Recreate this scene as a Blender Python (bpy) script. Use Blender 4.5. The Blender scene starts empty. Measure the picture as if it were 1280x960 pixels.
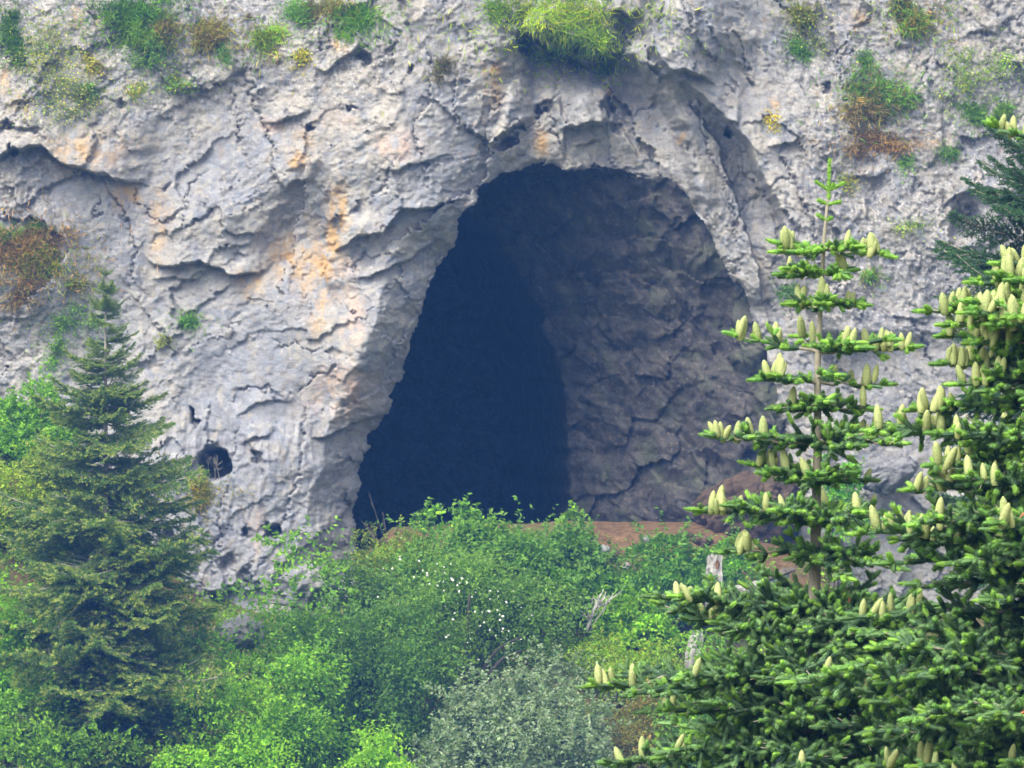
import bpy, math, random
import numpy as np
from mathutils import Vector, Matrix

SC = bpy.context.scene
COL = SC.collection
R = math.radians
random.seed(7)

# ------------------------------------------------------------------ camera
K = 0.21                      # picture width divided by distance (a long lens across a valley)
Y0 = 138.0                    # distance of the cliff
S0 = K * Y0 / 1280.0          # metres per unit of the drawing grid on the cliff
cam_d = bpy.data.cameras.new('camera')
cam_d.sensor_width = 36.0
cam_d.lens = 36.0 / K
cam_d.clip_start = 0.5
cam_d.clip_end = 2000.0
cam = bpy.data.objects.new('camera', cam_d)
cam.rotation_euler = (R(90), 0, 0)
COL.objects.link(cam)
SC.camera = cam

# ------------------------------------------------------------------ world, sun, exposure
SUN_EL, SUN_AZ = R(52), R(214)      # bright overcast: the brightest sky is high, behind the camera and to its left
w = bpy.data.worlds.new('World')
SC.world = w
w.use_nodes = True
nt = w.node_tree
bg = nt.nodes['Background']
sky = nt.nodes.new('ShaderNodeTexSky')
sky.sky_type = 'NISHITA'
sky.sun_disc = False
sky.sun_elevation = SUN_EL
sky.sun_rotation = SUN_AZ
sky.air_density = 1.0
sky.dust_density = 4.0
sky.ozone_density = 1.0
hsv = nt.nodes.new('ShaderNodeHueSaturation')          # a veil of cloud: the sky is paler than a clear one
hsv.inputs['Saturation'].default_value = 0.2
nt.links.new(sky.outputs['Color'], hsv.inputs['Color'])
nt.links.new(hsv.outputs['Color'], bg.inputs['Color'])
bg.inputs['Strength'].default_value = 0.14
sun_d = bpy.data.lights.new('sun', 'SUN')
sun_d.energy = 1.35
sun_d.angle = R(40)
sun_d.color = (1.0, 0.93, 0.80)
sun = bpy.data.objects.new('sun', sun_d)
_d = Vector((math.sin(SUN_AZ) * math.cos(SUN_EL), math.cos(SUN_AZ) * math.cos(SUN_EL), math.sin(SUN_EL)))
sun.rotation_euler = _d.to_track_quat('Z', 'Y').to_euler()
COL.objects.link(sun)
SC.view_settings.view_transform = 'Standard'
SC.view_settings.look = 'None'
SC.view_settings.exposure = 1.55
SC.view_settings.gamma = 1.0
SC.render.engine = 'CYCLES'
cy = SC.cycles
cy.use_denoising = True
try:
    cy.denoiser = 'OPENIMAGEDENOISE'
    cy.denoising_input_passes = 'RGB_ALBEDO_NORMAL'
except Exception:
    pass
cy.max_bounces = 6
cy.diffuse_bounces = 3
cy.transmission_bounces = 3
cy.volume_bounces = 0
cy.transparent_max_bounces = 4
cy.use_adaptive_sampling = True
cy.adaptive_threshold = 0.015
cy.filter_width = 1.6

# ------------------------------------------------------------------ numpy noise
def _h(ix, iy, seed):
    n = (ix.astype(np.int64) * 374761393 + iy.astype(np.int64) * 668265263 + seed * 1274126177) & 0xFFFFFFFF
    n = ((n ^ (n >> 13)) * 1103515245) & 0xFFFFFFFF
    n = ((n ^ (n >> 15)) * 2246822519) & 0xFFFFFFFF
    n = n ^ (n >> 16)
    return (n & 0xFFFFFF).astype(np.float64) / float(0xFFFFFF)

def perlin(x, y, seed=0):
    x0 = np.floor(x); y0 = np.floor(y)
    fx = x - x0; fy = y - y0
    ux = fx * fx * fx * (fx * (fx * 6 - 15) + 10)
    uy = fy * fy * fy * (fy * (fy * 6 - 15) + 10)
    def g(dx, dy):
        a = _h(x0 + dx, y0 + dy, seed) * 2 * np.pi
        return np.cos(a) * (fx - dx) + np.sin(a) * (fy - dy)
    a = g(0, 0); b = g(1, 0); c = g(0, 1); d = g(1, 1)
    return ((a + (b - a) * ux) + ((c + (d - c) * ux) - (a + (b - a) * ux)) * uy) * 1.5

def fbm(x, y, scale, octs=4, seed=0, gain=0.5, ridged=False):
    t = np.zeros_like(x, dtype=np.float64); a = 1.0; f = 1.0 / scale; n = 0.0
    for o in range(octs):
        p = perlin(x * f + 17.3 * o, y * f - 9.1 * o, seed + 31 * o)
        t += a * (1 - 2 * np.abs(p) if ridged else p)
        n += a; a *= gain; f *= 2.03
    return t / n

def worley(x, y, scale, seed=0):
    """F1, F2, tilt value of the nearest cell (a faceted block) and a random number per cell"""
    x = x / scale; y = y / scale
    xi = np.floor(x); yi = np.floor(y)
    f1 = np.full(x.shape, 9.0); f2 = np.full(x.shape, 9.0)
    tilt = np.zeros(x.shape); rnd = np.zeros(x.shape)
    for dx in (-1, 0, 1):
        for dy in (-1, 0, 1):
            cx = xi + dx; cy_ = yi + dy
            px = cx + 0.1 + 0.8 * _h(cx, cy_, seed); py = cy_ + 0.1 + 0.8 * _h(cx, cy_, seed + 5)
            d = np.hypot(px - x, py - y)
            gx = _h(cx, cy_, seed + 11) * 2 - 1; gy = _h(cx, cy_, seed + 12) * 2 - 1
            r_ = _h(cx, cy_, seed + 13)
            near = d < f1
            f2 = np.where(near, f1, np.minimum(f2, d))
            tl = gx * (x - px) + gy * (y - py)
            tilt = np.where(near, tl, tilt); rnd = np.where(near, r_, rnd)
            f1 = np.where(near, d, f1)
    return f1, f2, tilt, rnd

def sstep(a, b, x):
    t = np.clip((x - a) / (b - a), 0, 1)
    return t * t * (3 - 2 * t)

def blob(u, v, cu, cv, ru, rv, rot=0.0):
    c, s = math.cos(rot), math.sin(rot)
    du = u - cu; dv = v - cv
    return np.exp(-(((du * c + dv * s) / ru) ** 2 + ((-du * s + dv * c) / rv) ** 2))

# ------------------------------------------------------------------ mesh helpers
def np_mesh(name, verts, faces, smooth=True, cols=None, attrs=None):
    """verts (n,3), faces (m,k) -> mesh; cols = per-vertex RGB stored as attribute 'col'"""
    verts = np.asarray(verts, dtype=np.float32); faces = np.asarray(faces, dtype=np.int32)
    me = bpy.data.meshes.new(name)
    me.vertices.add(len(verts)); me.vertices.foreach_set('co', verts.ravel())
    k = faces.shape[1]; m = len(faces)
    me.loops.add(m * k); me.loops.foreach_set('vertex_index', faces.ravel())
    me.polygons.add(m); me.polygons.foreach_set('loop_start', np.arange(0, m * k, k, dtype=np.int32))
    me.polygons.foreach_set('use_smooth', np.full(m, smooth, dtype=bool))
    me.update(calc_edges=True)
    for an, arr in ([('col', cols)] if cols is not None else []) + list((attrs or {}).items()):
        a4 = np.ones((len(verts), 4), dtype=np.float32); a4[:, :3] = arr
        at = me.attributes.new(an, 'FLOAT_COLOR', 'POINT')
        at.data.foreach_set('color', a4.ravel())
    return me

def link(name, me, mat=None, parent=None, loc=None):
    if mat is not None and not me.materials:
        me.materials.append(mat)
    o = bpy.data.objects.new(name, me)
    COL.objects.link(o)
    if parent is not None: o.parent = parent
    if loc is not None: o.location = loc
    return o

def thing(name, label, cat, loc=(0, 0, 0), group=None):
    o = bpy.data.objects.new(name, None)
    o.empty_display_size = 0.2
    COL.objects.link(o)
    o.location = loc
    o['label'] = label; o['category'] = cat
    if group: o['group'] = group
    return o

def tag(o, label=None, cat=None, group=None, kind=None):
    if label: o['label'] = label
    if cat: o['category'] = cat
    if group: o['group'] = group
    if kind: o['kind'] = kind
    return o

def tubes(paths, sides=6):
    """paths: list of (points (n,3), radii (n,)) -> verts, faces of capped tapered tubes"""
    V = []; F = []; base = 0
    for P, rad in paths:
        P = np.asarray(P, dtype=np.float64); rad = np.asarray(rad, dtype=np.float64); n = len(P)
        T = np.gradient(P, axis=0); T /= np.linalg.norm(T, axis=1)[:, None] + 1e-9
        ref = np.array([0.0, 0, 1]) if abs(T[0][2]) < 0.9 else np.array([1.0, 0, 0])
        A = np.cross(T, ref); A /= np.linalg.norm(A, axis=1)[:, None] + 1e-9
        B = np.cross(T, A)
        an = np.arange(sides) * 2 * np.pi / sides
        ring = P[:, None, :] + rad[:, None, None] * (np.cos(an)[None, :, None] * A[:, None, :] + np.sin(an)[None, :, None] * B[:, None, :])
        V.append(ring.reshape(-1, 3)); V.append(P[-1:] + T[-1:] * rad[-1])
        i = np.arange(n - 1)[:, None] * sides; j = np.arange(sides)[None, :]; j2 = (j + 1) % sides
        q = np.stack([i + j, i + j2, i + sides + j2, i + sides + j], -1).reshape(-1, 4) + base
        F.append(q)
        t = base + n * sides; l = base + (n - 1) * sides
        F.append(np.array([[l + a, l + (a + 1) % sides, t, t] for a in range(sides)]))
        base += n * sides + 1
    V = np.concatenate(V); F = np.concatenate(F)
    return V, F

def tube_mesh(name, paths, sides=6, cols=None):
    V, F = tubes(paths, sides)
    me = bpy.data.meshes.new(name)
    fl = [tuple(f) if f[2] != f[3] else tuple(f[:3]) for f in F.tolist()]
    me.from_pydata(V.tolist(), [], fl)
    me.polygons.foreach_set('use_smooth', np.full(len(me.polygons), True, dtype=bool))
    return me

# ------------------------------------------------------------------ materials
class Mat:
    def __init__(s, name, rough=0.8, spec=0.25):
        s.m = bpy.data.materials.new(name); s.m.use_nodes = True
        s.t = s.m.node_tree; s.p = s.t.nodes['Principled BSDF']
        s.p.inputs['Roughness'].default_value = rough
        s.p.inputs['Specular IOR Level'].default_value = spec
    def n(s, typ, **kw):
        nd = s.t.nodes.new(typ)
        for k, v in kw.items(): setattr(nd, k, v)
        return nd
    def l(s, a, b): s.t.links.new(a, b)
    def pos(s): return s.n('ShaderNodeNewGeometry').outputs['Position']
    def noise(s, vec, scale, detail=4, rough=0.6, dist=0.0):
        nd = s.n('ShaderNodeTexNoise'); s.l(vec, nd.inputs['Vector'])
        nd.inputs['Scale'].default_value = scale; nd.inputs['Detail'].default_value = detail
        nd.inputs['Roughness'].default_value = rough; nd.inputs['Distortion'].default_value = dist
        return nd.outputs['Fac']
    def vor(s, vec, scale, feature='F1'):
        nd = s.n('ShaderNodeTexVoronoi', feature=feature); s.l(vec, nd.inputs['Vector'])
        nd.inputs['Scale'].default_value = scale
        return nd
    def ramp(s, fac, stops):
        nd = s.n('ShaderNodeValToRGB'); s.l(fac, nd.inputs['Fac'])
        el = nd.color_ramp.elements
        while len(el) < len(stops): el.new(0.5)
        for e, (p, c) in zip(el, stops):
            e.position = p; e.color = (c, c, c, 1) if isinstance(c, (int, float)) else (*c, 1)
        return nd.outputs['Color']
    def mix(s, fac, a, b, mode='MIX'):
        nd = s.n('ShaderNodeMix', data_type='RGBA', blend_type=mode)
        for k, val in ((0, fac), (6, a), (7, b)):
            sock = nd.inputs[k]
            if isinstance(val, (int, float)): sock.default_value = val if k == 0 else (val, val, val, 1)
            elif isinstance(val, tuple): sock.default_value = (*val, 1)
            else: s.l(val, sock)
        return nd.outputs[2]
    def math(s, op, a, b=None):
        nd = s.n('ShaderNodeMath', operation=op)
        for i, val in enumerate((a, b)):
            if val is None: continue
            if isinstance(val, (int, float)): nd.inputs[i].default_value = val
            else: s.l(val, nd.inputs[i])
        return nd.outputs[0]
    def attr(s, name):
        nd = s.n('ShaderNodeAttribute', attribute_name=name)
        sp = s.n('ShaderNodeSeparateColor'); s.l(nd.outputs['Color'], sp.inputs['Color'])
        return nd.outputs['Color'], sp.outputs
    def mapping(s, vec, scale):
        nd = s.n('ShaderNodeMapping'); s.l(vec, nd.inputs['Vector']); nd.inputs['Scale'].default_value = scale
        return nd.outputs['Vector']
    def bump(s, height, strength=0.5, dist=0.05, prev=None):
        nd = s.n('ShaderNodeBump'); s.l(height, nd.inputs['Height'])
        nd.inputs['Strength'].default_value = strength; nd.inputs['Distance'].default_value = dist
        if prev is not None: s.l(prev, nd.inputs['Normal'])
        return nd.outputs['Normal']
    def done(s, col, normal=None):
        if isinstance(col, tuple): s.p.inputs['Base Color'].default_value = (*col, 1)
        else: s.l(col, s.p.inputs['Base Color'])
        if normal is not None: s.l(normal, s.p.inputs['Normal'])
        return s.m

def rock_material():
    m = Mat('limestone', 0.85, 0.2)
    P = m.pos()
    _, a = m.attr('mask')       # R ochre, G cave rock, B lichen-covered
    _, b = m.attr('mask2')      # R blue-grey, G cream, B pinkish
    _, f3 = m.attr('mask3')     # each fracture face weathered a little differently
    n1 = m.noise(P, 0.55, 5, 0.6, 0.6)
    n2 = m.noise(P, 2.2, 6, 0.65, 0.4)
    n3 = m.noise(P, 9.0, 5, 0.7)
    fine = m.noise(P, 26.0, 3, 0.7)
    col = m.mix(m.ramp(n2, [(0.30, 0.0), (0.68, 1.0)]), (0.215, 0.212, 0.208), (0.395, 0.382, 0.358))
    col = m.mix(m.ramp(f3[0], [(0.25, 0.45), (0.5, 0.0)]), col, (0.175, 0.18, 0.205))
    col = m.mix(m.ramp(f3[0], [(0.5, 0.0), (0.8, 0.55)]), col, (0.42, 0.385, 0.325))
    bl = m.math('MULTIPLY', b[0], m.ramp(n2, [(0.3, 0.35), (0.62, 1.0)]))
    col = m.mix(m.math('MULTIPLY', bl, 0.8), col, (0.235, 0.25, 0.295))
    cr = m.math('ADD', m.math('MULTIPLY', b[1], 0.9), m.ramp(n1, [(0.5, 0.0), (0.72, 0.7)]))
    cr = m.math('MULTIPLY', cr, m.ramp(n3, [(0.3, 0.25), (0.62, 1.0)]))
    col = m.mix(m.math('MINIMUM', m.math('MULTIPLY', cr, 0.75), 0.85), col, (0.45, 0.40, 0.31))
    oc = m.math('MULTIPLY', a[0], m.ramp(n3, [(0.32, 0.2), (0.58, 1.0)]))
    col = m.mix(m.math('MINIMUM', m.math('MULTIPLY', oc, 1.4), 0.92), col, (0.50, 0.31, 0.11))
    pk = m.math('MULTIPLY', b[2], m.ramp(n3, [(0.35, 0.15), (0.6, 1.0)]))
    col = m.mix(m.math('MINIMUM', pk, 0.8), col, (0.55, 0.38, 0.28))
    # small ochre iron stains scattered over the face
    st = m.ramp(m.noise(P, 1.3, 4, 0.6, 0.8), [(0.66, 0.0), (0.74, 0.6)])
    col = m.mix(m.math('MULTIPLY', st, m.ramp(n3, [(0.4, 0.0), (0.6, 1.0)])), col, (0.46, 0.33, 0.2))
    # weathering patches: blue-grey, tan and cream films with ragged edges
    pa = m.noise(P, 1.7, 6, 0.62, 1.2); pb = m.noise(m.mapping(P, (1.4, 1.4, 1.0)), 1.15, 6, 0.66, 1.5); pc = m.noise(m.mapping(P, (1, 1, 0.7)), 2.6, 5, 0.65, 0.8)
    col = m.mix(m.ramp(pa, [(0.54, 0.0), (0.61, 0.6)]), col, (0.225, 0.25, 0.30))
    col = m.mix(m.ramp(pb, [(0.55, 0.0), (0.63, 0.5)]), col, (0.43, 0.38, 0.285))
    col = m.mix(m.ramp(pc, [(0.58, 0.0), (0.66, 0.5)]), col, (0.30, 0.235, 0.175))
    col = m.mix(m.ramp(pc, [(0.34, 0.55), (0.42, 0.0)]), col, (0.47, 0.455, 0.43))
    sn = m.n('ShaderNodeMapping'); m.l(P, sn.inputs['Vector']); sn.inputs['Rotation'].default_value = (0, 0.6, 0); sn.inputs['Scale'].default_value = (2.2, 4, 9.0)
    sr = m.noise(sn.outputs['Vector'], 1.6, 5, 0.7, 0.4)
    col = m.mix(m.ramp(sr, [(0.30, 0.6), (0.43, 0.0)]), col, (0.155, 0.15, 0.15))
    col = m.mix(m.ramp(sr, [(0.56, 0.0), (0.68, 0.5)]), col, (0.47, 0.45, 0.41))
    # water streaks down the face
    stv = m.noise(m.mapping(P, (3.2, 3.2, 0.35)), 1.0, 4, 0.6, 0.3)
    col = m.mix(m.ramp(stv, [(0.52, 0.0), (0.72, 0.5)]), col, (0.15, 0.15, 0.165))
    col = m.mix(m.math('MINIMUM', m.math('MULTIPLY', oc, 1.2), 0.85), col, (0.50, 0.32, 0.13))
    col = m.mix(m.math('MINIMUM', pk, 0.7), col, (0.50, 0.36, 0.27))
    # lichen: black and white specks
    lk = m.ramp(m.noise(P, 13.0, 4, 0.75, 0.2), [(0.49, 0.0), (0.56, 1.0)])
    col = m.mix(m.math('MULTIPLY', lk, m.math('MULTIPLY', a[2], 0.5)), col, (0.115, 0.105, 0.10))
    lw = m.ramp(m.noise(P, 10.0, 3, 0.7, 0.5), [(0.57, 0.0), (0.64, 1.0)])
    col = m.mix(m.math('MULTIPLY', lw, m.math('ADD', m.math('MULTIPLY', a[2], 0.6), 0.2)), col, (0.56, 0.53, 0.50))
    # pale flecks and dark pits
    col = m.mix(m.ramp(fine, [(0.60, 0.0), (0.72, 0.55)]), col, (0.52, 0.49, 0.45))
    col = m.mix(m.ramp(fine, [(0.28, 0.6), (0.40, 0.0)]), col, (0.11, 0.105, 0.11))
    # cave rock: damp brown-grey, painted darker to deepen the shade inside
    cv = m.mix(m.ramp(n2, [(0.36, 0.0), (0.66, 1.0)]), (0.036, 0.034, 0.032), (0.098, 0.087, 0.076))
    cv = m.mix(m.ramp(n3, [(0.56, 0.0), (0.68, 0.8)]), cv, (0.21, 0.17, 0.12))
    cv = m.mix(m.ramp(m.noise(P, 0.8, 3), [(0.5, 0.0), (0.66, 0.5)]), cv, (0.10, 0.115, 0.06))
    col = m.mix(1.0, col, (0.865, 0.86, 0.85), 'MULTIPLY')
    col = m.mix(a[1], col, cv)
    hgt = m.math('ADD', m.math('ADD', m.math('MULTIPLY', n3, 0.6), m.math('MULTIPLY', fine, 0.35)), m.math('MULTIPLY', sr, 0.5))
    nb = m.bump(hgt, 0.5, 0.10)
    return m.done(col, nb)

def ground_material():
    m = Mat('hill_soil', 0.95, 0.1)
    P = m.pos()
    n1 = m.noise(P, 0.9, 5, 0.65); n2 = m.noise(P, 5.0, 5, 0.7); n3 = m.noise(P, 22.0, 3)
    col = m.mix(m.ramp(n2, [(0.35, 0.0), (0.65, 1.0)]), (0.075, 0.045, 0.022), (0.175, 0.105, 0.048))
    col = m.mix(m.ramp(n3, [(0.6, 0.0), (0.7, 0.6)]), col, (0.30, 0.24, 0.18))
    _, mk = m.attr('mask')      # R: bare earth
    green = m.math('MULTIPLY', m.ramp(n1, [(0.42, 0.0), (0.55, 0.9)]), m.math('SUBTRACT', 1.0, mk[0]))
    col = m.mix(green, col, m.mix(n2, (0.06, 0.10, 0.02), (0.13, 0.19, 0.035)))
    return m.done(col, m.bump(m.math('ADD', n2, m.math('MULTIPLY', n3, 0.5)), 0.8, 0.08))

def leaf_material(name='leaf', trans=0.45):
    m = Mat(name, 0.55, 0.3)
    c, _ = m.attr('col')
    m.l(c, m.p.inputs['Base Color'])
    tr = m.n('ShaderNodeBsdfTranslucent')
    m.l(m.mix(1.0, c, (1.0, 1.15, 0.55), 'MULTIPLY'), tr.inputs['Color'])
    mx = m.n('ShaderNodeMixShader'); mx.inputs[0].default_value = trans
    m.l(m.p.outputs[0], mx.inputs[1]); m.l(tr.outputs[0], mx.inputs[2])
    out = [n for n in m.t.nodes if n.type == 'OUTPUT_MATERIAL'][0]
    m.l(mx.outputs[0], out.inputs['Surface'])
    return m.m

def bark_material(name, dark, light, scale=9.0, stretch=0.2):
    m = Mat(name, 0.9, 0.15)
    tc = m.n('ShaderNodeTexCoord').outputs['Object']
    n1 = m.noise(m.mapping(tc, (1, 1, stretch)), scale, 5, 0.7, 0.3); n2 = m.noise(tc, scale * 4, 3)
    col = m.mix(m.ramp(n1, [(0.34, 0.0), (0.66, 1.0)]), dark, light)
    return m.done(col, m.bump(m.math('ADD', n1, m.math('MULTIPLY', n2, 0.4)), 0.8, 0.02))

def stone_material(name, dark, light, scale=3.0):
    m = Mat(name, 0.9, 0.15)
    P = m.pos()
    n1 = m.noise(P, scale, 6, 0.72, 0.8); n2 = m.noise(P, scale * 5, 4, 0.7)
    col = m.mix(m.ramp(n1, [(0.32, 0.0), (0.68, 1.0)]), dark, light)
    col = m.mix(m.ramp(n2, [(0.6, 0.0), (0.7, 0.6)]), col, tuple(min(1, c * 1.5) for c in light))
    return m.done(col, m.bump(m.math('ADD', n1, m.math('MULTIPLY', n2, 0.5)), 0.9, 0.08))

M_ROCK = rock_material(); M_SOIL = ground_material()
M_LEAF = leaf_material('leaf'); M_NEEDLE = leaf_material('fir_needle', 0.3); M_SOFT = leaf_material('soft_needle', 0.5)
for _x in (M_NEEDLE, M_SOFT):
    _x.node_tree.nodes['Principled BSDF'].inputs['Roughness'].default_value = 0.8; _x.node_tree.nodes['Principled BSDF'].inputs['Specular IOR Level'].default_value = 0.08
M_BARK = bark_material('fir_bark', (0.17, 0.15, 0.11), (0.36, 0.325, 0.245))
M_TWIG = bark_material('shrub_wood', (0.07, 0.055, 0.04), (0.17, 0.14, 0.11), 14)
M_DEAD = bark_material('weathered_wood', (0.16, 0.145, 0.13), (0.48, 0.45, 0.41), 5, 0.12)
M_DRY = bark_material('dry_twig', (0.22, 0.19, 0.15), (0.42, 0.38, 0.31), 12)
# ------------------------------------------------------------------ the cliff and its cave: one sheet of rock, worked in units of S0 metres
MOUTH = np.array([(446, 700), (441, 640), (450, 612), (449, 590), (461, 556), (462, 540), (481, 522), (500, 470), (512, 425), (531, 368), (549, 325), (575, 296),
    (571, 272), (592, 252), (600, 234), (622, 219), (658, 207), (690, 202), (712, 211), (744, 207), (782, 214), (822, 222), (838, 222), (852, 236), (880, 270),
    (892, 300), (905, 330), (930, 362), (948, 405), (962, 450), (973, 500), (985, 545), (992, 600), (995, 700)], dtype=np.float64)

def poly_sdf(u, v, poly):
    d = np.full(u.shape, 1e9); inside = np.zeros(u.shape, bool)
    n = len(poly)
    for i in range(n):
        ax, ay = poly[i]; bx, by = poly[(i + 1) % n]
        ex, ey = bx - ax, by - ay
        t = np.clip(((u - ax) * ex + (v - ay) * ey) / (ex * ex + ey * ey), 0, 1)
        d = np.minimum(d, np.hypot(u - ax - t * ex, v - ay - t * ey))
        if ay != by:
            inside ^= ((ay > v) != (by > v)) & (u < ex * (v - ay) / ey + ax)
    return np.where(inside, d, -d)

LEDGES = [  # lower edge of a protruding bed, how far it sticks out, how far up it reaches
    ([(-40, 205), (20, 190), (55, 184), (75, 203), (110, 215), (150, 223), (198, 230)], 0.85, 110),
    ([(-40, 168), (0, 164), (25, 158), (55, 165)], 0.35, 30),
    ([(172, 305), (190, 332), (212, 334), (250, 326), (295, 347), (330, 335), (350, 316)], 0.55, 75),
    ([(180, 350), (215, 346), (262, 344)], 0.18, 14),
    ([(418, 316), (440, 300), (478, 293), (505, 262), (545, 257), (578, 247)], 0.6, 45),
    ([(330, 156), (350, 152), (366, 145), (388, 139)], 0.28, 26),
    ([(392, 86), (405, 91), (426, 73), (452, 56)], 0.28, 24),
    ([(332, 212), (345, 216), (352, 236), (372, 224), (400, 227)], 0.4, 40),
    ([(466, 208), (500, 213), (530, 203), (570, 192)], 0.2, 30),
    ([(392, 548), (420, 540), (440, 528), (488, 516)], 0.5, 55),
    ([(296, 523), (325, 508), (345, 503), (372, 499)], 0.16, 26),
    ([(300, 555), (318, 545), (345, 540)], 0.2, 22),
    ([(698, 158), (728, 152), (768, 147)], 0.8, 40),
    ([(712, 172), (735, 176), (757, 168)], 0.3, 16),
    ([(640, 52), (655, 40), (680, 44), (705, 58), (745, 78), (768, 70)], 1.5, 55),
    ([(612, 180), (626, 164), (648, 152), (662, 160)], 0.7, 40),
    ([(668, 125), (682, 120), (700, 128)], 0.35, 25),
    ([(755, 6), (785, 18), (812, 17)], 0.7, 34),
    ([(796, 62), (812, 82), (832, 97), (852, 94), (880, 100), (908, 122)], 0.7, 55),
    ([(898, 152), (915, 158), (925, 150)], 0.4, 24),
    ([(955, 184), (985, 178), (1003, 170)], 0.3, 30),
    ([(1180, 268), (1190, 252), (1208, 243), (1232, 233), (1270, 240)], 0.55, 38),
    ([(1055, 222), (1090, 224), (1118, 213)], 0.22, 20),
    ([(1208, 40), (1235, 30), (1262, 38)], 0.2, 22),
    ([(1050, 66), (1064, 60)], 0.3, 30),
    ([(1160, 300), (1200, 312), (1240, 306)], 0.25, 24),
    ([(1060, 130), (1100, 138), (1150, 128)], 0.12, 20),
    ([(1100, 390), (1130, 398), (1160, 392)], 0.16, 20),
    ([(1078, 600), (1110, 612), (1145, 604)], 0.35, 26),
    ([(-40, 395), (20, 402), (60, 388)], 0.2, 26),
    ([(440, 350), (470, 345), (520, 318), (552, 300)], 0.3, 30),
    ([(210, 250), (262, 246), (320, 243)], -0.1, 30),
]
STEPS = [  # a nearly upright step (v, u); the side with larger u sticks out
    ([(-60, 800), (20, 807), (60, 811), (84, 824), (106, 852), (160, 918), (185, 936), (240, 962), (330, 998), (440, 1018)], 1.6, 110),
    ([(262, 434), (296, 424), (330, 409), (372, 404)], 0.45, 46),
    ([(60, 1063), (30, 1070), (0, 1075), (-30, 1078)][::-1], 0.3, 30),
    ([(232, 1180), (262, 1180), (310, 1205)], -0.35, 40),
    ([(150, 1000), (220, 1012), (300, 1018)], 0.25, 40),
    ([(400, 500), (450, 478), (520, 462)], -0.2, 30),
    ([(535, 306), (580, 330), (650, 318)], 0.22, 50),
]
CRACKS = [[(300, 80), (330, 150), (345, 232)], [(1002, 330), (1020, 400), (1058, 480), (1082, 570)], [(1136, 395), (1160, 440), (1174, 480)], [(972, 180), (1006, 262), (1030, 345)], [(842, -5), (872, 58), (902, 96)],
    [(905, 15), (936, 82), (940, 120)], [(702, 60), (690, 130), (706, 208)], [(640, 90), (614, 150), (604, 200)], [(300, 520), (282, 610), (268, 720)], [(382, 500), (374, 590), (350, 690)], [(502, 190), (482, 230), (462, 262)],
    [(545, 90), (520, 160), (540, 240)], [(1040, 20), (1052, 70), (1066, 110)], [(1230, 10), (1246, 50)], [(860, 110), (898, 200), (930, 300)], [(560, 300), (520, 380), (480, 470)], [(130, 215), (160, 290), (170, 360)], [(600, 20), (575, 80), (560, 150)], [(1180, 60), (1150, 110), (1160, 160)]]
LSTEPS = [  # the side with smaller u sticks out
    ([(130, 862), (170, 893), (250, 926), (330, 948), (390, 962)], 0.7, 60),
    ([(100, 700), (150, 706), (205, 708)], 0.35, 24),
    ([(90, 762), (140, 770), (205, 812)], 0.4, 34),
    ([(330, 560), (420, 512), (470, 492)], 0.25, 24),
]
HOLES = [(268, 580, 21, 20, 2.2, 0.2), (341, 662, 14, 10, 0.9, 0), (241, 523, 4, 13, 0.6, -0.35), (325, 572, 7, 8, 0.35, 0), (312, 668, 5, 8, 0.4, 0),
    (453, 70, 9, 15, 0.6, -0.3), (512, 88, 4, 6, 0.4, 0), (386, 158, 4, 6, 0.4, 0), (438, 134, 5, 3, .3, 0), (211, 670, 5, 8, 0.4, -0.4), (229, 676, 4, 4, 0.3, 0),
    (655, 50, 14, 12, 1.0, 0), (632, 176, 20, 9, 1.0, -0.5), (762, 130, 8, 16, 0.7, 0), (775, 155, 9, 10, 0.5, 0), (912, 160, 9, 7, 0.7, 0),
    (675, 132, 8, 8, 0.6, 0), (1036, 108, 6, 10, 0.4, 0.3), (1205, 285, 20, 34, 0.7, 0.3), (8, 158, 8, 6, 0.6, 0), (18, 188, 4, 8, 0.5, 0), (150, 130, 6, 5, 0.3, 0),
    (430, 625, 5, 12, 0.3, 0), (1112, 592, 30, 10, 0.5, -0.2), (288, 700, 10, 14, 0.3, 0.3), (310, 720, 12, 16, 0.35, 0.4)]

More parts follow.
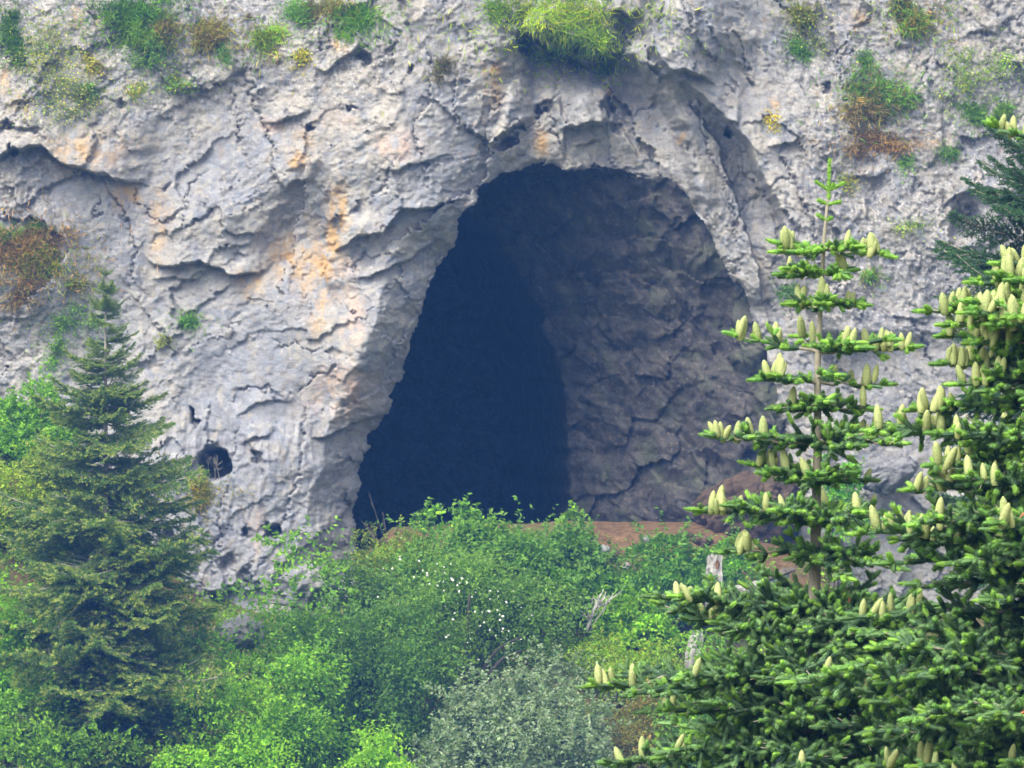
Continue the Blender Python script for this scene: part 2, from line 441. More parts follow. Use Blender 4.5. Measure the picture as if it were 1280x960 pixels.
def cliff_height(u, v):
    """protrusion of the rock towards the valley in metres, and the masks"""
    wu = u + 9 * fbm(u, v, 70, 3, 1) + 4.5 * fbm(u, v, 17, 3, 2)
    wv = v + 8 * fbm(u, v, 70, 3, 3) + 4.5 * fbm(u, v, 17, 3, 4)
    _, _, tw1, rw1 = worley(u + 8 * fbm(u, v, 20, 2, 12), v, 20, 13)
    sd = poly_sdf(u + 7 * fbm(u, v, 26, 4, 8, 0.6) + 5 * (rw1 - 0.5), v + 7 * fbm(u, v, 26, 4, 9, 0.6) + 5 * tw1, MOUTH)
    h = (v - 480) * S0 * 0.12
    h += 0.9 * fbm(u, v, 330, 3, 20)
    rough_r = sstep(930, 1040, u) * sstep(600, 300, v + 0 * u)
    rough_l = sstep(190, 80, v + 40 * fbm(u, v, 120, 2, 33)) * sstep(640, 420, u)
    rough_b = sstep(110, 40, u) * 0.8
    rough = np.clip(np.maximum(np.maximum(rough_r, rough_l), rough_b), 0, 1)
    near = sd > -60
    # large forms
    h += 0.75 * blob(u, v, 470, 160, 120, 110) * (sd < 0)
    h += 0.7 * blob(u, v, 455, 440, 45, 150, 0.35)
    h -= 0.9 * blob(wu, wv, 372, 292, 52, 62)
    h += 0.5 * blob(wu, wv, 255, 280, 70, 40)
    h += 0.45 * blob(wu, wv, 330, 560, 50, 90)
    h -= 0.5 * blob(wu, wv, 255, 520, 40, 90)
    h -= 0.45 * blob(wu, wv, 528, 305, 36, 30)
    h += 1.4 * blob(wu, wv, 862, 22, 62, 74) - 0.7 * blob(wu, wv, 788, 38, 18, 26) + 0.5 * blob(wu, wv, 730, 120, 34, 32)
    h -= 0.6 * blob(wu, wv, 925, 250, 34, 80, -0.35)
    h += 0.35 * blob(wu, wv, 880, 250, 22, 120, -0.42)
    h += 0.5 * blob(wu, wv, 1110, 100, 120, 90) + 0.6 * blob(wu, wv, 15, 325, 75, 70)
    h += 0.4 * blob(wu, wv, 730, 120, 30, 35)
    # the pillar's inner flank turns into the mouth; so does the slab on the right
    md = np.maximum(-sd, 0)
    h -= 1.5 * np.clip(1 - md / (52 + 16 * fbm(u * 0, v, 60, 2, 14)), 0, 1) * sstep(640, 560, u) * sstep(250, 330, v)
    h -= 0.9 * np.clip(1 - md / 62, 0, 1) * sstep(820, 880, u) * sstep(215, 300, v)
    # set-back vault above the mouth
    REC = np.array([(598, 240), (606, 196), (622, 170), (640, 135), (634, 60), (650, 30), (700, 40), (765, 60), (800, 72), (830, 110), (862, 170), (880, 270), (840, 260), (700, 260)], float)
    rs = poly_sdf(wu, wv, REC)
    h -= 1.9 * sstep(-6 - 22 * sstep(700, 640, u), 14 + 40 * sstep(700, 640, u), rs + 8 * fbm(u, v, 22, 3, 15)) * (0.55 + 0.45 * sstep(210, 60, v))
    for pts, A, L in LEDGES:
        p = np.array(pts, float)
        vl = np.interp(wu, p[:, 0], p[:, 1]); d = vl - wv
        sp = max(10, min(55, 0.3 * (p[-1, 0] - p[0, 0]))); wf = wu + 0.35 * (wv - p[:, 1].mean())
        f = sstep(p[0, 0], p[0, 0] + sp, wf) * sstep(p[-1, 0], p[-1, 0] - sp, wf)
        h += np.where(d > 0, A * np.exp(-np.maximum(d, 0) / L), 0) * f * sstep(-1.2, 1.2, d)
        h -= 0.22 * A * np.where(d <= 0, np.exp(d / 10.0), 0) * f
    for lst, sg in ((STEPS, 1), (LSTEPS, -1)):
        for pts, A, L in lst:
            p = np.array(pts, float)
            ul = np.interp(wv, p[:, 0], p[:, 1]); d = (wu - ul) * sg
            f = sstep(p[0, 0], p[0, 0] + 25, wv) * sstep(p[-1, 0], p[-1, 0] - 30, wv)
            h += A * np.exp(-np.maximum(d, 0) / L) * sstep(-2.0, 3.0, d) * f
    # jointed blocks, flakes and beds: their grain climbs to the right left of the mouth and falls to the right beyond it
    wl = sstep(800, 640, u + 40 * fbm(u, v, 90, 2, 34))
    xu = u + 14 * fbm(u, v, 55, 3, 5, 0.55) + 9 * fbm(u, v, 11, 3, 18, 0.6); xv = v + 14 * fbm(u, v, 55, 3, 6, 0.55) + 9 * fbm(u, v, 11, 3, 19, 0.6)
    def grain(ang, k):
        c, s = math.cos(ang), math.sin(ang)
        p = xu * c + xv * s; q = -xu * s + xv * c
        o = 0; cr_ = 0
        f1, f2, t, r = worley(p * 0.55, q * 1.1, 64, 40 + k)
        o = o + 0.36 * t + 0.2 * (r - 0.5)
        f1, f2, t, r = worley(p * 0.5 + 31, q * 0.9 + 77, 130, 44 + k)
        o = o + 0.8 * t + 0.2 * (r - 0.5)
        m1 = 0.25 + 1.2 * sstep(-0.15, 0.3, fbm(u, v, 80, 2, 51 + k))
        f1, f2, t, r = worley(p * 0.6, q * 1.15, 27, 50 + k)
        o = o + (0.17 * t + 0.10 * (r - 0.5)) * m1; cr_ = cr_ + (r - .5) * 0.6
        m2 = 0.25 + 1.2 * sstep(-0.15, 0.3, fbm(u, v, 50, 2, 61 + k))
        f1, f2, t, r = worley(p * 0.7, q * 1.2, 11, 60 + k)
        o = o + (0.10 * t + 0.05 * (r - 0.5)) * m2; cr_ = cr_ + (r - .5) * 0.6
        o = o + 0.075 * fbm(p * 0.45, q, 34, 4, 70 + k, 0.55, True) * (0.5 + 0.8 * sstep(-0.2, 0.3, fbm(u, v, 110, 2, 71 + k)))
        o = o + 0.075 * fbm(u * c * .4 + v * s * .4, (-u * s + v * c) * 1.3, 15, 4, 86 + k, 0.62, True) * (0.4 + 0.9 * sstep(-.2, .3, fbm(u, v, 70, 2, 87 + k)))
        return o, cr_
    ga, gb = grain(-0.52, 0), grain(0.95, 3)
    hg = ga[0] * wl + gb[0] * (1 - wl); face = ga[1] * wl + gb[1] * (1 - wl)
    calm = np.clip(1 - 0.75 * blob(u, v, 335, 480, 120, 110) - 0.55 * blob(u, v, 330, 130, 150, 70) - 0.6 * blob(u, v, 110, 300, 110, 80) - 0.45 * blob(u, v, 850, 190, 50, 70) - 0.4 * blob(u, v, 1110, 450, 90, 70), 0.2, 1)
    h += 0.64 * hg * calm
    # a few open joints
    for c in CRACKS:
        c = np.array(c, float)
        ul = np.interp(xv, c[:, 1], c[:, 0]) if c[0, 1] < c[-1, 1] else np.interp(xv, c[::-1, 1], c[::-1, 0])
        lo, hi = c[:, 1].min(), c[:, 1].max(); d = xu - ul
        f = sstep(lo, lo + 20, xv) * sstep(hi, hi - 20, xv)
        h -= 0.13 * np.exp(-(d / 2.2) ** 2) * f
        h += 0.14 * np.where(d > 0, np.exp(-np.maximum(d, 0) / 22), 0) * f
    jn = fbm(xu, xv, 120, 3, 65); h -= 0.16 * sstep(0.03, 0.0, np.abs(jn)) * sstep(0.0, 0.3, fbm(u, v, 100, 2, 66))
    h += 0.05 * fbm(u, v, 13, 4, 72, 0.68) * (0.75 + 0.45 * rough) * (0.3 + 0.7 * calm)
    h += rough * (0.06 * fbm(u, v, 9, 3, 73, 0.65, True) - 0.08 * sstep(0.12, 0.42, fbm(u, v, 24, 3, 74)) - 0.2 * sstep(0.2, 0.45, fbm(u * 1.3, v * 0.6, 60, 3, 78)))
    h -= 0.03 * sstep(0.3, 0.45, fbm(u, v, 19, 2, 79)) * (1 - rough)
    h += 0.10 * fbm(u * 2.2, v * 0.55, 40, 3, 77, 0.5, True) * sstep(470, 560, v) * sstep(480, 420, u)
    hole_u = 9 * fbm(u, v, 14, 3, 16, 0.6); hole_v = 9 * fbm(u, v, 14, 3, 17, 0.6)
    for hu, hv, ru, rv, dp, rot in HOLES:
        c, s = math.cos(rot), math.sin(rot)
        jg = 0.0 if ru > 19.5 and dp > 2 else 1.0
        du = wu - hu + jg * hole_u; dv = wv - hv + jg * hole_v
        q = np.sqrt(((du * c + dv * s) / ru) ** 2 + ((-du * s + dv * c) / rv) ** 2)
        h -= dp * sstep(1.15, 0.6 - 0.25 * jg + 0.12, q)
    # the rim turns back into the cave
    h -= (0.1 + 0.3 * sstep(-0.2, 0.4, fbm(u, v, 40, 2, 96))) * sstep(-9, 2, sd) ** 2
    # ---- cave
    ML = MOUTH[:16][::-1]; MR = MOUTH[19:]
    uR = np.interp(v, MR[:, 1], MR[:, 0])
    uB = np.interp(v, [205, 245, 290, 340, 400, 460, 530, 640, 720], [530, 566, 612, 652, 684, 702, 714, 714, 714])
    uB = uB + 14 * fbm(u * 0, v, 40, 3, 80)
    tt = np.clip((uR - u) / np.maximum(uR - uB, 20), 0, 3)
    dR = 1.6 + 6.4 * np.minimum(tt, 1) ** 1.15 + np.maximum(tt - 1, 0) * 110
    topv = np.interp(u, MOUTH[13:24, 0], MOUTH[13:24, 1])
    dT = 3.0 + np.maximum(v - topv, 0) * np.interp(u, [560, 640, 760, 900], [0.6, 0.3, 0.2, 0.3])
    uL = np.interp(v, ML[:, 1], ML[:, 0])
    dL = np.where(u < 720, 3.0 + np.maximum(u - uL, 0) * 1.6, 60)
    dep = np.minimum(np.minimum(dR, 34), np.minimum(dT, dL))
    f1, f2, t, r = worley(wu, wv, 44, 90)
    g1, g2, t2, r2 = worley(wu * 1.1, wv * 0.9, 17, 91)
    rel = 0.75 * (0.8 * fbm(u, v, 90, 3, 81) + 0.4 * t + 0.2 * (r - .5) + 0.14 * t2 + 0.06 * (r2 - .5) + 0.11 * fbm(u, v, 16, 4, 82, .6) + 0.36 * fbm((u - 0.45 * v + 30 * fbm(u, v, 60, 2, 84)) * 1.0, (v + u * .4) * .4, 52, 4, 83, .5, True))
    inside = sstep(0, 1.4, sd)
    hc = -dep + rel * np.clip(dep / 2.0, 0, 1)
    h = np.where(sd > 0, h * (1 - inside) + hc * inside, h)
    # ---- colour masks (stains that belong to the rock)
    nz = np.clip(0.5 + 1.9 * fbm(u * 1.2, v * 0.7, 20, 5, 95, 0.65), 0, 1.6)
    oc = 0 * u
    for c in [(426, 262, 11, 24, .9), (414, 300, 9, 26, .8), (408, 345, 5, 30, 1.0), (376, 186, 12, 14, .9), (372, 204, 9, 7, .9), (310, 352, 13, 14, .6), (156, 243, 20, 12, .7), (198, 280, 12, 40, .35),
              (385, 330, 36, 36, .42), (110, 190, 45, 22, .4), (28, 130, 10, 12, .6), (5, 95, 10, 20, .4), (380, 15, 8, 8, .5), (340, 66, 8, 8, .7), (425, 55, 8, 10, .6), (852, 168, 5, 5, 1.0), (965, 130, 5, 6, .5), (610, 85, 16, 10, .55),
              (617, 105, 10, 22, .4), (678, 172, 10, 14, .6), (760, 113, 5, 6, .9), (1130, 178, 34, 8, .5), (1150, 20, 16, 12, .5), (1080, 20, 9, 12, .5), (1120, 132, 22, 10, .35), (400, 395, 8, 30, .3), (1115, 615, 12, 10, .5), (350, 320, 18, 20, .3), (95, 20, 30, 12, .35)]:
        oc = oc + c[4] * blob(wu, wv, *c[:4])
    pk = 0 * u
    for c in [(498, 183, 24, 15, .9), (442, 400, 12, 28, .8), (428, 490, 30, 26, .8), (340, 158, 14, 8, .5), (430, 345, 14, 20, .5), (420, 150, 20, 16, .3), (325, 655, 7, 26, .5)]:
        pk = pk + c[4] * blob(wu, wv, *c[:4])
    cr = 0 * u
    for c in [(440, 230, 60, 90, .7), (430, 420, 40, 110, .8), (610, 150, 30, 60, .5), (700, 185, 90, 30, .8), (110, 180, 60, 25, .7), (270, 285, 90, 40, .45), (830, 50, 28, 50, .7), (890, 230, 40, 90, .5), (960, 230, 34, 70, .8),
              (400, 100, 90, 50, .45), (980, 380, 30, 60, .3), (350, 540, 40, 60, .4), (445, 620, 14, 60, .6), (300, 70, 200, 60, .25)]:
        cr = cr + c[4] * blob(wu, wv, *c[:4])
    bl = 0 * u
    for c in [(330, 480, 120, 120, .9), (580, 170, 34, 60, .8), (520, 235, 60, 34, .7), (300, 640, 90, 110, .9), (150, 290, 140, 90, .5), (880, 40, 30, 30, .5), (760, 110, 40, 60, .4), (540, 300, 30, 40, .5), (250, 210, 110, 50, .4), (930, 280, 30, 90, .4), (1110, 440, 100, 80, .35)]:
        bl = bl + c[4] * blob(wu, wv, *c[:4])
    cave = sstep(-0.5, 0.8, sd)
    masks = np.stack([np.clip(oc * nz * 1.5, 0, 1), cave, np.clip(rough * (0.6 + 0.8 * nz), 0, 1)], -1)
    mask2 = np.stack([np.clip(bl * 1.2, 0, 1), np.clip(cr * nz * 1.2, 0, 1), np.clip(pk * nz * 1.5, 0, 1)], -1)
    mask3 = np.stack([np.clip(0.5 + face, 0, 1)] * 3, -1)
    return h, sd, masks, mask2, mask3

def axis(lo, a, b, hi, fine, coarse):
    return np.concatenate([np.arange(lo, a, coarse), np.arange(a, b, fine), np.arange(b, hi + coarse, coarse)])

STEP_U = 1.55
ug = np.concatenate([np.arange(-1500, -300, 40.0), np.arange(-300, -16, 5.0), np.arange(-16, 1296, STEP_U), np.arange(1296, 1580, 5.0), np.arange(1580, 2840, 40.0)])
vg = np.concatenate([np.arange(-820, -180, 32.0), np.arange(-180, -12, 5.0), np.arange(-12, 770, STEP_U), np.arange(770, 1280, 30.0)])
U, V = np.meshgrid(ug, vg)
H, SD, MK, MK2, MK3 = cliff_height(U, V)

def surf_y(u, v):
    """y of the cliff face at drawing-grid position (u, v)"""
    i = int(np.clip(np.searchsorted(ug, u), 1, len(ug) - 1)); j = int(np.clip(np.searchsorted(vg, v), 1, len(vg) - 1))
    return Y0 - float(H[j, i])

def build_cliff():
    X = (U - 640) * S0; Z = (480 - V) * S0; Yy = Y0 - H
    dp = np.where(SD > 0, np.maximum(-H, 0), 0)          # the chamber widens behind its mouth
    X = X + (X - 72 * S0) * 0.013 * dp; Z = Z + (Z + 1.0) * 0.010 * dp
    verts = np.stack([X, Yy, Z], -1).reshape(-1, 3)
    nr, nc = U.shape
    idx = np.arange(nr * nc).reshape(nr, nc)
    q = np.stack([idx[:-1, :-1], idx[1:, :-1], idx[1:, 1:], idx[:-1, 1:]], -1).reshape(-1, 4)
    inner = (SD.reshape(-1)[q].max(1) > 0)
    root = None
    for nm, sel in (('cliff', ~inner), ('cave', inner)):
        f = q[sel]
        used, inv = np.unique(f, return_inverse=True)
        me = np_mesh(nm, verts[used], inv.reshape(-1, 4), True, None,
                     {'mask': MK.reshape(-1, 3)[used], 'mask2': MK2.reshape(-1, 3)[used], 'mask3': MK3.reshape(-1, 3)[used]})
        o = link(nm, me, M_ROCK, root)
        if root is None: root = o; o['kind'] = 'structure'
    return root
CLIFF = build_cliff()

# ------------------------------------------------------------------ the hillside below
FOOT_U = [-1500, -300, 0, 120, 250, 330, 438, 456, 490, 600, 900, 990, 1080, 1200, 1500, 2800]
FOOT_V = [300, 430, 505, 590, 740, 758, 748, 692, 660, 656, 656, 676, 735, 765, 700, 600]
PY = [-60, -10, 0, 12, 28, 50, 80, 105, 120, 127, 131, 134.5, 136.6, 138.5, 143, 300]
PZ = [14, 1, -1.75, -4.6, -9.5, -16, -20, -17.5, -11.4, -7.6, -5.0, -2.2, -0.25, 0.05, -1.0, -1.2]
def ground_z(x, y):
    x = np.asarray(x, float); y = np.asarray(y, float)
    foot = (480 - np.interp(x / S0 + 640, FOOT_U, FOOT_V)) * S0
    w_ = sstep(80, 130, y)
    return foot * w_ + np.interp(y, PY, PZ) + (0.35 * fbm(x, y, 6.0, 3, 200) + 0.10 * fbm(x, y, 1.2, 3, 201) + 0.16 * fbm(x, y, 0.6, 3, 204, 0.6) * sstep(133.5, 135, y)) * sstep(3, 20, y) * (1 - 0.6 * sstep(135, 138, y))
gx = axis(-160, -17, 17, 160, 0.16, 5.0); gy = axis(-60, 118, 146, 300, 0.16, 4.0)
GX, GY = np.meshgrid(gx, gy); GZ = ground_z(GX, GY)
_i = np.arange(GX.size).reshape(GX.shape)
_q = np.stack([_i[:-1, :-1], _i[:-1, 1:], _i[1:, 1:], _i[1:, :-1]], -1).reshape(-1, 4)
_gu = GX / S0 + 640
_bare = np.clip(sstep(134.4, 135.4, GY + 0.8 * fbm(GX, GY, 1.5, 3, 202)) * sstep(1010, 990, _gu) * sstep(430, 445, _gu) * np.maximum(sstep(690, 740, _gu), 0.35) * (1 - 0.75 * sstep(0.1, 0.3, fbm(GX, GY, 1.1, 3, 203)) * sstep(137.3, 136.6, GY)), 0, 1)
GROUND = link('ground', np_mesh('ground', np.stack([GX, GY, GZ], -1).reshape(-1, 3), _q, True, None, {'mask': np.stack([_bare.reshape(-1)] * 3, -1)}), M_SOIL)
GROUND['kind'] = 'structure'
# ------------------------------------------------------------------ leaves, shrubs and plants
def unit(a):
    return a / (np.linalg.norm(a, axis=-1, keepdims=True) + 1e-9)

def leaf_arrays(P, N, D, L, Wd, C, fold=0.18):
    """one folded four-cornered leaf per row: P base, D length direction, N face normal"""
    D = unit(D); S = unit(np.cross(D, N)); N = unit(np.cross(S, D))
    L = L[:, None]; Wd = Wd[:, None]
    tip = P + D * L - N * L * 0.12
    mid = P + D * L * 0.45
    a = mid + S * Wd * 0.5 + N * Wd * fold; b = mid - S * Wd * 0.5 + N * Wd * fold
    n = len(P)
    verts = np.stack([P, a, tip, b], 1).reshape(-1, 3)
    base = np.arange(n)[:, None] * 4
    F = np.concatenate([base + np.array([0, 1, 2]), base + np.array([0, 2, 3])], 0)
    return verts, F, np.repeat(C, 4, axis=0)

GAIN = np.array((2.6, 2.0, 0.62))
def jitter_cols(rg, base, n, amt=0.25, alt=None, palt=0.0):
    base = np.asarray(base, float)
    c = np.tile(base * GAIN, (n, 1))
    if alt is not None:
        k = rg.random(n) < palt
        c[k] = np.asarray(alt, float) * GAIN
    c = c * np.exp(rg.normal(0, amt, (n, 1)))
    c[:, 0] *= np.exp(rg.normal(0, amt * 0.35, n)); c[:, 2] *= np.exp(rg.normal(0, amt * 0.3, n))
    return np.clip(c, 0.004, 0.85)

def foliage_cloud(rg, W, Dp, Hh, n, leaf, cols, alt=None, palt=0.15, lobes=18, open_=0.0, sprig=0.35, droop=0.2, flat=1.0):
    """leaves of a bush: a heap of uneven lobes with leaf-covered shells, gaps between, and twigs that stick out. Returns leaves and lobe centres"""
    lobes = int(lobes * 1.5); leaf = leaf * 1.2
    th = rg.random(lobes) * 2 * np.pi; rr = np.sqrt(rg.random(lobes)) * 0.80
    lx = np.cos(th) * rr * W / 2; ly = np.sin(th) * rr * Dp / 2
    top = np.sqrt(np.clip(1 - rr ** 2, 0.05, 1))
    lz = Hh * (0.12 + 0.72 * top * rg.uniform(0.12, 1.0, lobes))
    lr = 0.5 * (W * Hh * Dp) ** (1 / 3.) * rg.uniform(0.17, 0.44, lobes) * (1 - 0.3 * open_)
    tint = np.exp(rg.normal(0, 0.16, lobes))
    wgt = lr ** 2; wgt = wgt / wgt.sum()
    k = rg.choice(lobes, n, p=wgt)
    v = unit(rg.normal(0, 1, (n, 3))); v[:, 2] = np.where(v[:, 2] < -0.35, -v[:, 2], v[:, 2])
    # clumps on every lobe: pull the directions together around random knots
    knots = unit(rg.normal(0, 1, (lobes, 9, 3))); kk = rg.integers(0, 9, n)
    v = unit(v + knots[k, kk] * rg.uniform(0.3, 1.4, (n, 1)))
    rad = lr[k] * (1 - np.abs(rg.normal(0, 0.20, n)))
    P = np.stack([lx[k], ly[k], lz[k]], 1) + v * rad[:, None] * np.array([1.12, 1.0, 0.85 * flat])
    N = unit(v * 0.6 + np.array([0, 0, 0.7]) + rg.normal(0, 0.45, (n, 3)))
    Dd = unit(v + rg.normal(0, 0.6, (n, 3)) + np.array([0, 0, -droop]))
    C = jitter_cols(rg, cols, n, 0.2, alt, palt) * tint[k][:, None]
    ns = int(n * sprig)
    if ns > 30:                                  # outstanding twigs
        m = max(4, ns // 14); sk = rg.choice(lobes, m)
        sv = unit(rg.normal(0, 1, (m, 3)) + np.array([0, 0, 0.9]))
        s0 = np.stack([lx[sk], ly[sk], lz[sk]], 1) + sv * lr[sk][:, None] * 0.8
        ln = rg.uniform(0.4, 1.3, m) * lr[sk] + leaf * 1.5
        i = rg.integers(0, m, ns); t = rg.random(ns)
        Ps = s0[i] + sv[i] * (t * ln[i])[:, None] + np.stack([0 * t, 0 * t, -0.15 * t ** 2 * ln[i]], 1)
        side = unit(np.cross(sv[i], rg.normal(0, 1, (ns, 3))))
        P = np.concatenate([P, Ps]); Dd = np.concatenate([Dd, unit(side + sv[i] * 0.6 + np.array([0, 0, -droop * .6]))])
        N = np.concatenate([N, unit(np.array([0, -0.25, 1.0]) + rg.normal(0, 0.35, (ns, 3)))])
        C = np.concatenate([C, jitter_cols(rg, cols, ns, 0.2, alt, palt) * 1.08])
    P[:, 2] *= Hh / max(np.percentile(P[:, 2], 98.5), 0.01)
    for ax_, tot in ((0, W), (1, Dp)):
        q = np.percentile(np.abs(P[:, ax_]), 97); P[:, ax_] *= tot / 2 / max(q, 0.01)
    nn = len(P); L = leaf * rg.uniform(0.65, 1.35, nn)
    return leaf_arrays(P, N, Dd, L, L * 0.62, C), np.stack([lx, ly, lz], 1)

def stems(rg, tips, n, h, r):
    out = []
    for i in rg.choice(len(tips), min(n, len(tips)), replace=False):
        t = tips[i]; b = np.array([rg.normal(0, 0.08), rg.normal(0, 0.08), -0.25])
        s = np.linspace(0, 1, 6)[:, None]
        mid = b * (1 - s) + t * s + np.array([0, 0, 1]) * (np.sin(s * np.pi) * 0.12 * h) + rg.normal(0, 0.03, (6, 3)) * (s * (1 - s) * 4)
        out.append((mid, np.linspace(r, r * 0.3, 6)))
    return out

def at(u, v, y):
    return np.array([(u - 640) / 1280 * K * y, y, (480 - v) / 1280 * K * y])

def shrub(name, label, cat, u, vtop, vbot, wid, y, leaf, n, cols, alt=None, palt=0.15, seed=1, lobes=18, group=None, depth=0.75, **kw):
    rg = np.random.default_rng(seed)
    s = K * y / 1280
    p = at(u, vbot, y); x = p[0]; z = p[2]
    gz = float(ground_z(x, y)); z = min(z, gz + 0.1)
    Hh = (480 - vtop) * s - z; W = wid * s
    t = thing(name, label, cat, (x, y, z), group)
    (V_, F_, C_), tips = foliage_cloud(rg, W, W * depth, Hh, n, leaf, cols, alt, palt, lobes, **kw)
    fo = link('foliage', np_mesh('foliage', V_, F_, False, C_), M_LEAF, t)
    fo['kind'] = 'stuff'
    link('stem', tube_mesh('stem', stems(rg, tips, 7, Hh, 0.03 + 0.012 * Hh), 5), M_TWIG, t)
    return t, rg, W, Hh, tips

TEAL = (0.056, 0.145, 0.056); MIDG = (0.060, 0.150, 0.035); LIME = (0.115, 0.25, 0.035); BRIGHT = (0.10, 0.24, 0.035); SILV = (0.108, 0.178, 0.33); DTEAL = (0.045, 0.115, 0.056); OLIVE = (0.12, 0.17, 0.04)
SH = 'shrubs on the slope below the cave'
shrub('leafy_shrub', 'broad blue-green leafy shrub spilling over the left half of the cave sill', 'shrub', 620, 656, 800, 265, 134.3, 0.12, 12000, TEAL, MIDG, 0.3, 11, 26, SH, sprig=0.25)
shrub('leafy_shrub', 'dense teal shrub with many rounded leaf clumps right of the broad one on the sill', 'shrub', 705, 660, 780, 135, 133.8, 0.11, 6500, TEAL, DTEAL, 0.3, 12, 16, SH)
shrub('leafy_shrub', 'low green shrub in front of the brown earth bank under the right cave wall', 'shrub', 820, 674, 775, 185, 133.9, 0.11, 8500, (0.045, 0.135, 0.042), MIDG, 0.3, 13, 18, SH)
shrub('leafy_shrub', 'smooth mid green bush just behind the broken grey stump', 'shrub', 925, 675, 770, 130, 134.2, 0.08, 7000, (0.05, 0.15, 0.035), BRIGHT, 0.2, 14, 16, SH, sprig=0.1)
shrub('sapling', 'upright leafy sapling rising above the sill against the dark cave', 'sapling', 585, 632, 700, 60, 134.9, 0.12, 900, TEAL, BRIGHT, 0.25, 15, 7, SH, open_=0.5, sprig=0.8)
shrub('sapling', 'thin small sapling standing alone before the dark cave floor', 'sapling', 715, 634, 690, 40, 134.9, 0.11, 450, MIDG, BRIGHT, 0.3, 16, 5, SH, open_=0.6, sprig=0.9)
shrub('sapling', 'sparse small sapling left of the upright one by the dead twigs', 'sapling', 535, 632, 700, 50, 134.8, 0.11, 520, TEAL, BRIGHT, 0.3, 17, 5, SH, open_=0.6, sprig=0.9)
shrub('low_shrub', 'low yellow-green weeds at the left end of the sill beside the pillar', 'shrub', 492, 668, 760, 85, 134.6, 0.08, 3600, (0.085, 0.17, 0.04), OLIVE, 0.35, 43, 12, SH)
shrub('low_shrub', 'small dull green weeds wedged between pillar foot and dead twigs', 'shrub', 466, 664, 740, 52, 135.7, 0.07, 2200, (0.06, 0.115, 0.05), OLIVE, 0.35, 44, 8, SH)
# the dog rose with its white flowers
t, rg, W_, H_, tips_ = shrub('flowering_shrub', 'blue-green wild rose shrub dotted with small white flowers', 'shrub', 575, 690, 880, 265, 131.6, 0.075, 17000, (0.064, 0.15, 0.068), (0.085, 0.185, 0.06), 0.35, 21, 30, SH, sprig=0.35)
def flower_mesh():
    V_ = [(0, 0, 0.012)]; F_ = []
    for k in range(5):
        a = k * 2 * math.pi / 5
        b = len(V_)
        V_ += [(0.03 * math.cos(a - .5), 0.03 * math.sin(a - .5), 0.01), (0.065 * math.cos(a - .3), 0.065 * math.sin(a - .3), 0.022), (0.065 * math.cos(a + .3), 0.065 * math.sin(a + .3), 0.022), (0.03 * math.cos(a + .5), 0.03 * math.sin(a + .5), 0.01)]
        F_ += [(0, b, b + 1), (0, b + 1, b + 2), (0, b + 2, b + 3)]
    me = bpy.data.meshes.new('flower'); me.from_pydata(V_, [], F_)
    return me
_m = Mat('petal', 0.6, 0.2); M_PETAL = _m.done((0.82, 0.80, 0.72))
FLOWER = flower_mesh(); FLOWER.materials.append(M_PETAL)
FSPOT = [(508, 676), (498, 694), (524, 702), (545, 703), (541, 712), (530, 720), (553, 710), (549, 726), (562, 722), (571, 730), (578, 722), (545, 735), (558, 738), (586, 725), (575, 740), (590, 745), (600, 760), (592, 765), (610, 752), (612, 768), (620, 762), (618, 776),
         (605, 775), (628, 770), (632, 782), (644, 742), (611, 735), (625, 742), (650, 770), (656, 764), (664, 772), (600, 786), (609, 790), (622, 795), (634, 800), (602, 830), (590, 800), (560, 792), (545, 818), (650, 800), (640, 815), (570, 770), (556, 760), (530, 745), (515, 720), (488, 712), (580, 812), (655, 828), (475, 742), (500, 755)]
FSPOT += [(a + rg.normal(0, 9), b + rg.normal(0, 7)) for a, b in FSPOT if rg.random() < 0.8]
for fu, fv in FSPOT:
    y = 131.6 - rg.uniform(0.55, 1.0) * W_ * 0.36 + 0.9 * (abs(fu - 575) / 120.0) ** 2
    p = at(fu + rg.normal(0, 3), fv + rg.normal(0, 3), y)
    o = link('flower', FLOWER, None, t)
    o.location = Vector(p) - t.location
    o.rotation_euler = (R(rg.uniform(35, 85)), R(rg.uniform(-25, 25)), R(rg.uniform(-50, 50)))
    sc = rg.uniform(0.22, 0.6); o.scale = (sc, sc, sc)
shrub('leafy_shrub', 'dark blue-green bush below the rose, left of the silvery shrub', 'shrub', 455, 760, 1010, 200, 129.3, 0.09, 14000, DTEAL, TEAL, 0.3, 22, 26, SH)
shrub('leafy_shrub', 'rounded blue-green bush at the foot of the pale rock pillar', 'shrub', 462, 705, 860, 110, 131.8, 0.085, 8000, (0.05, 0.115, 0.062), TEAL, 0.3, 23, 18, SH)
shrub('silver_shrub', 'tallest silvery grey-green shrub, below the wild rose', 'shrub', 690, 826, 1020, 150, 128.4, 0.095, 7500, SILV, (0.07, 0.125, 0.16), 0.35, 24, 14, SH, sprig=0.9)
shrub('silver_shrub', 'wide low silvery shrub in front at the bottom edge', 'shrub', 640, 884, 1060, 220, 127.4, 0.095, 9500, SILV, (0.07, 0.125, 0.16), 0.3, 124, 16, SH, sprig=0.9)
shrub('silver_shrub', 'smaller silvery shrub leaning out on the left of its silvery neighbours', 'shrub', 575, 858, 1040, 130, 128.0, 0.095, 5200, SILV, (0.07, 0.125, 0.16), 0.3, 25, 11, SH, sprig=0.9)
shrub('ivy_bush', 'fresh lime green ivy bush beside the tangle of dead roots', 'shrub', 792, 738, 825, 100, 132.6, 0.10, 5500, LIME, BRIGHT, 0.35, 26, 14, SH)
shrub('low_shrub', 'low lime green shrub below the ivy bush, right of the silvery shrub', 'shrub', 770, 800, 900, 150, 131.2, 0.075, 6500, (0.115, 0.235, 0.04), OLIVE, 0.3, 27, 20, SH)
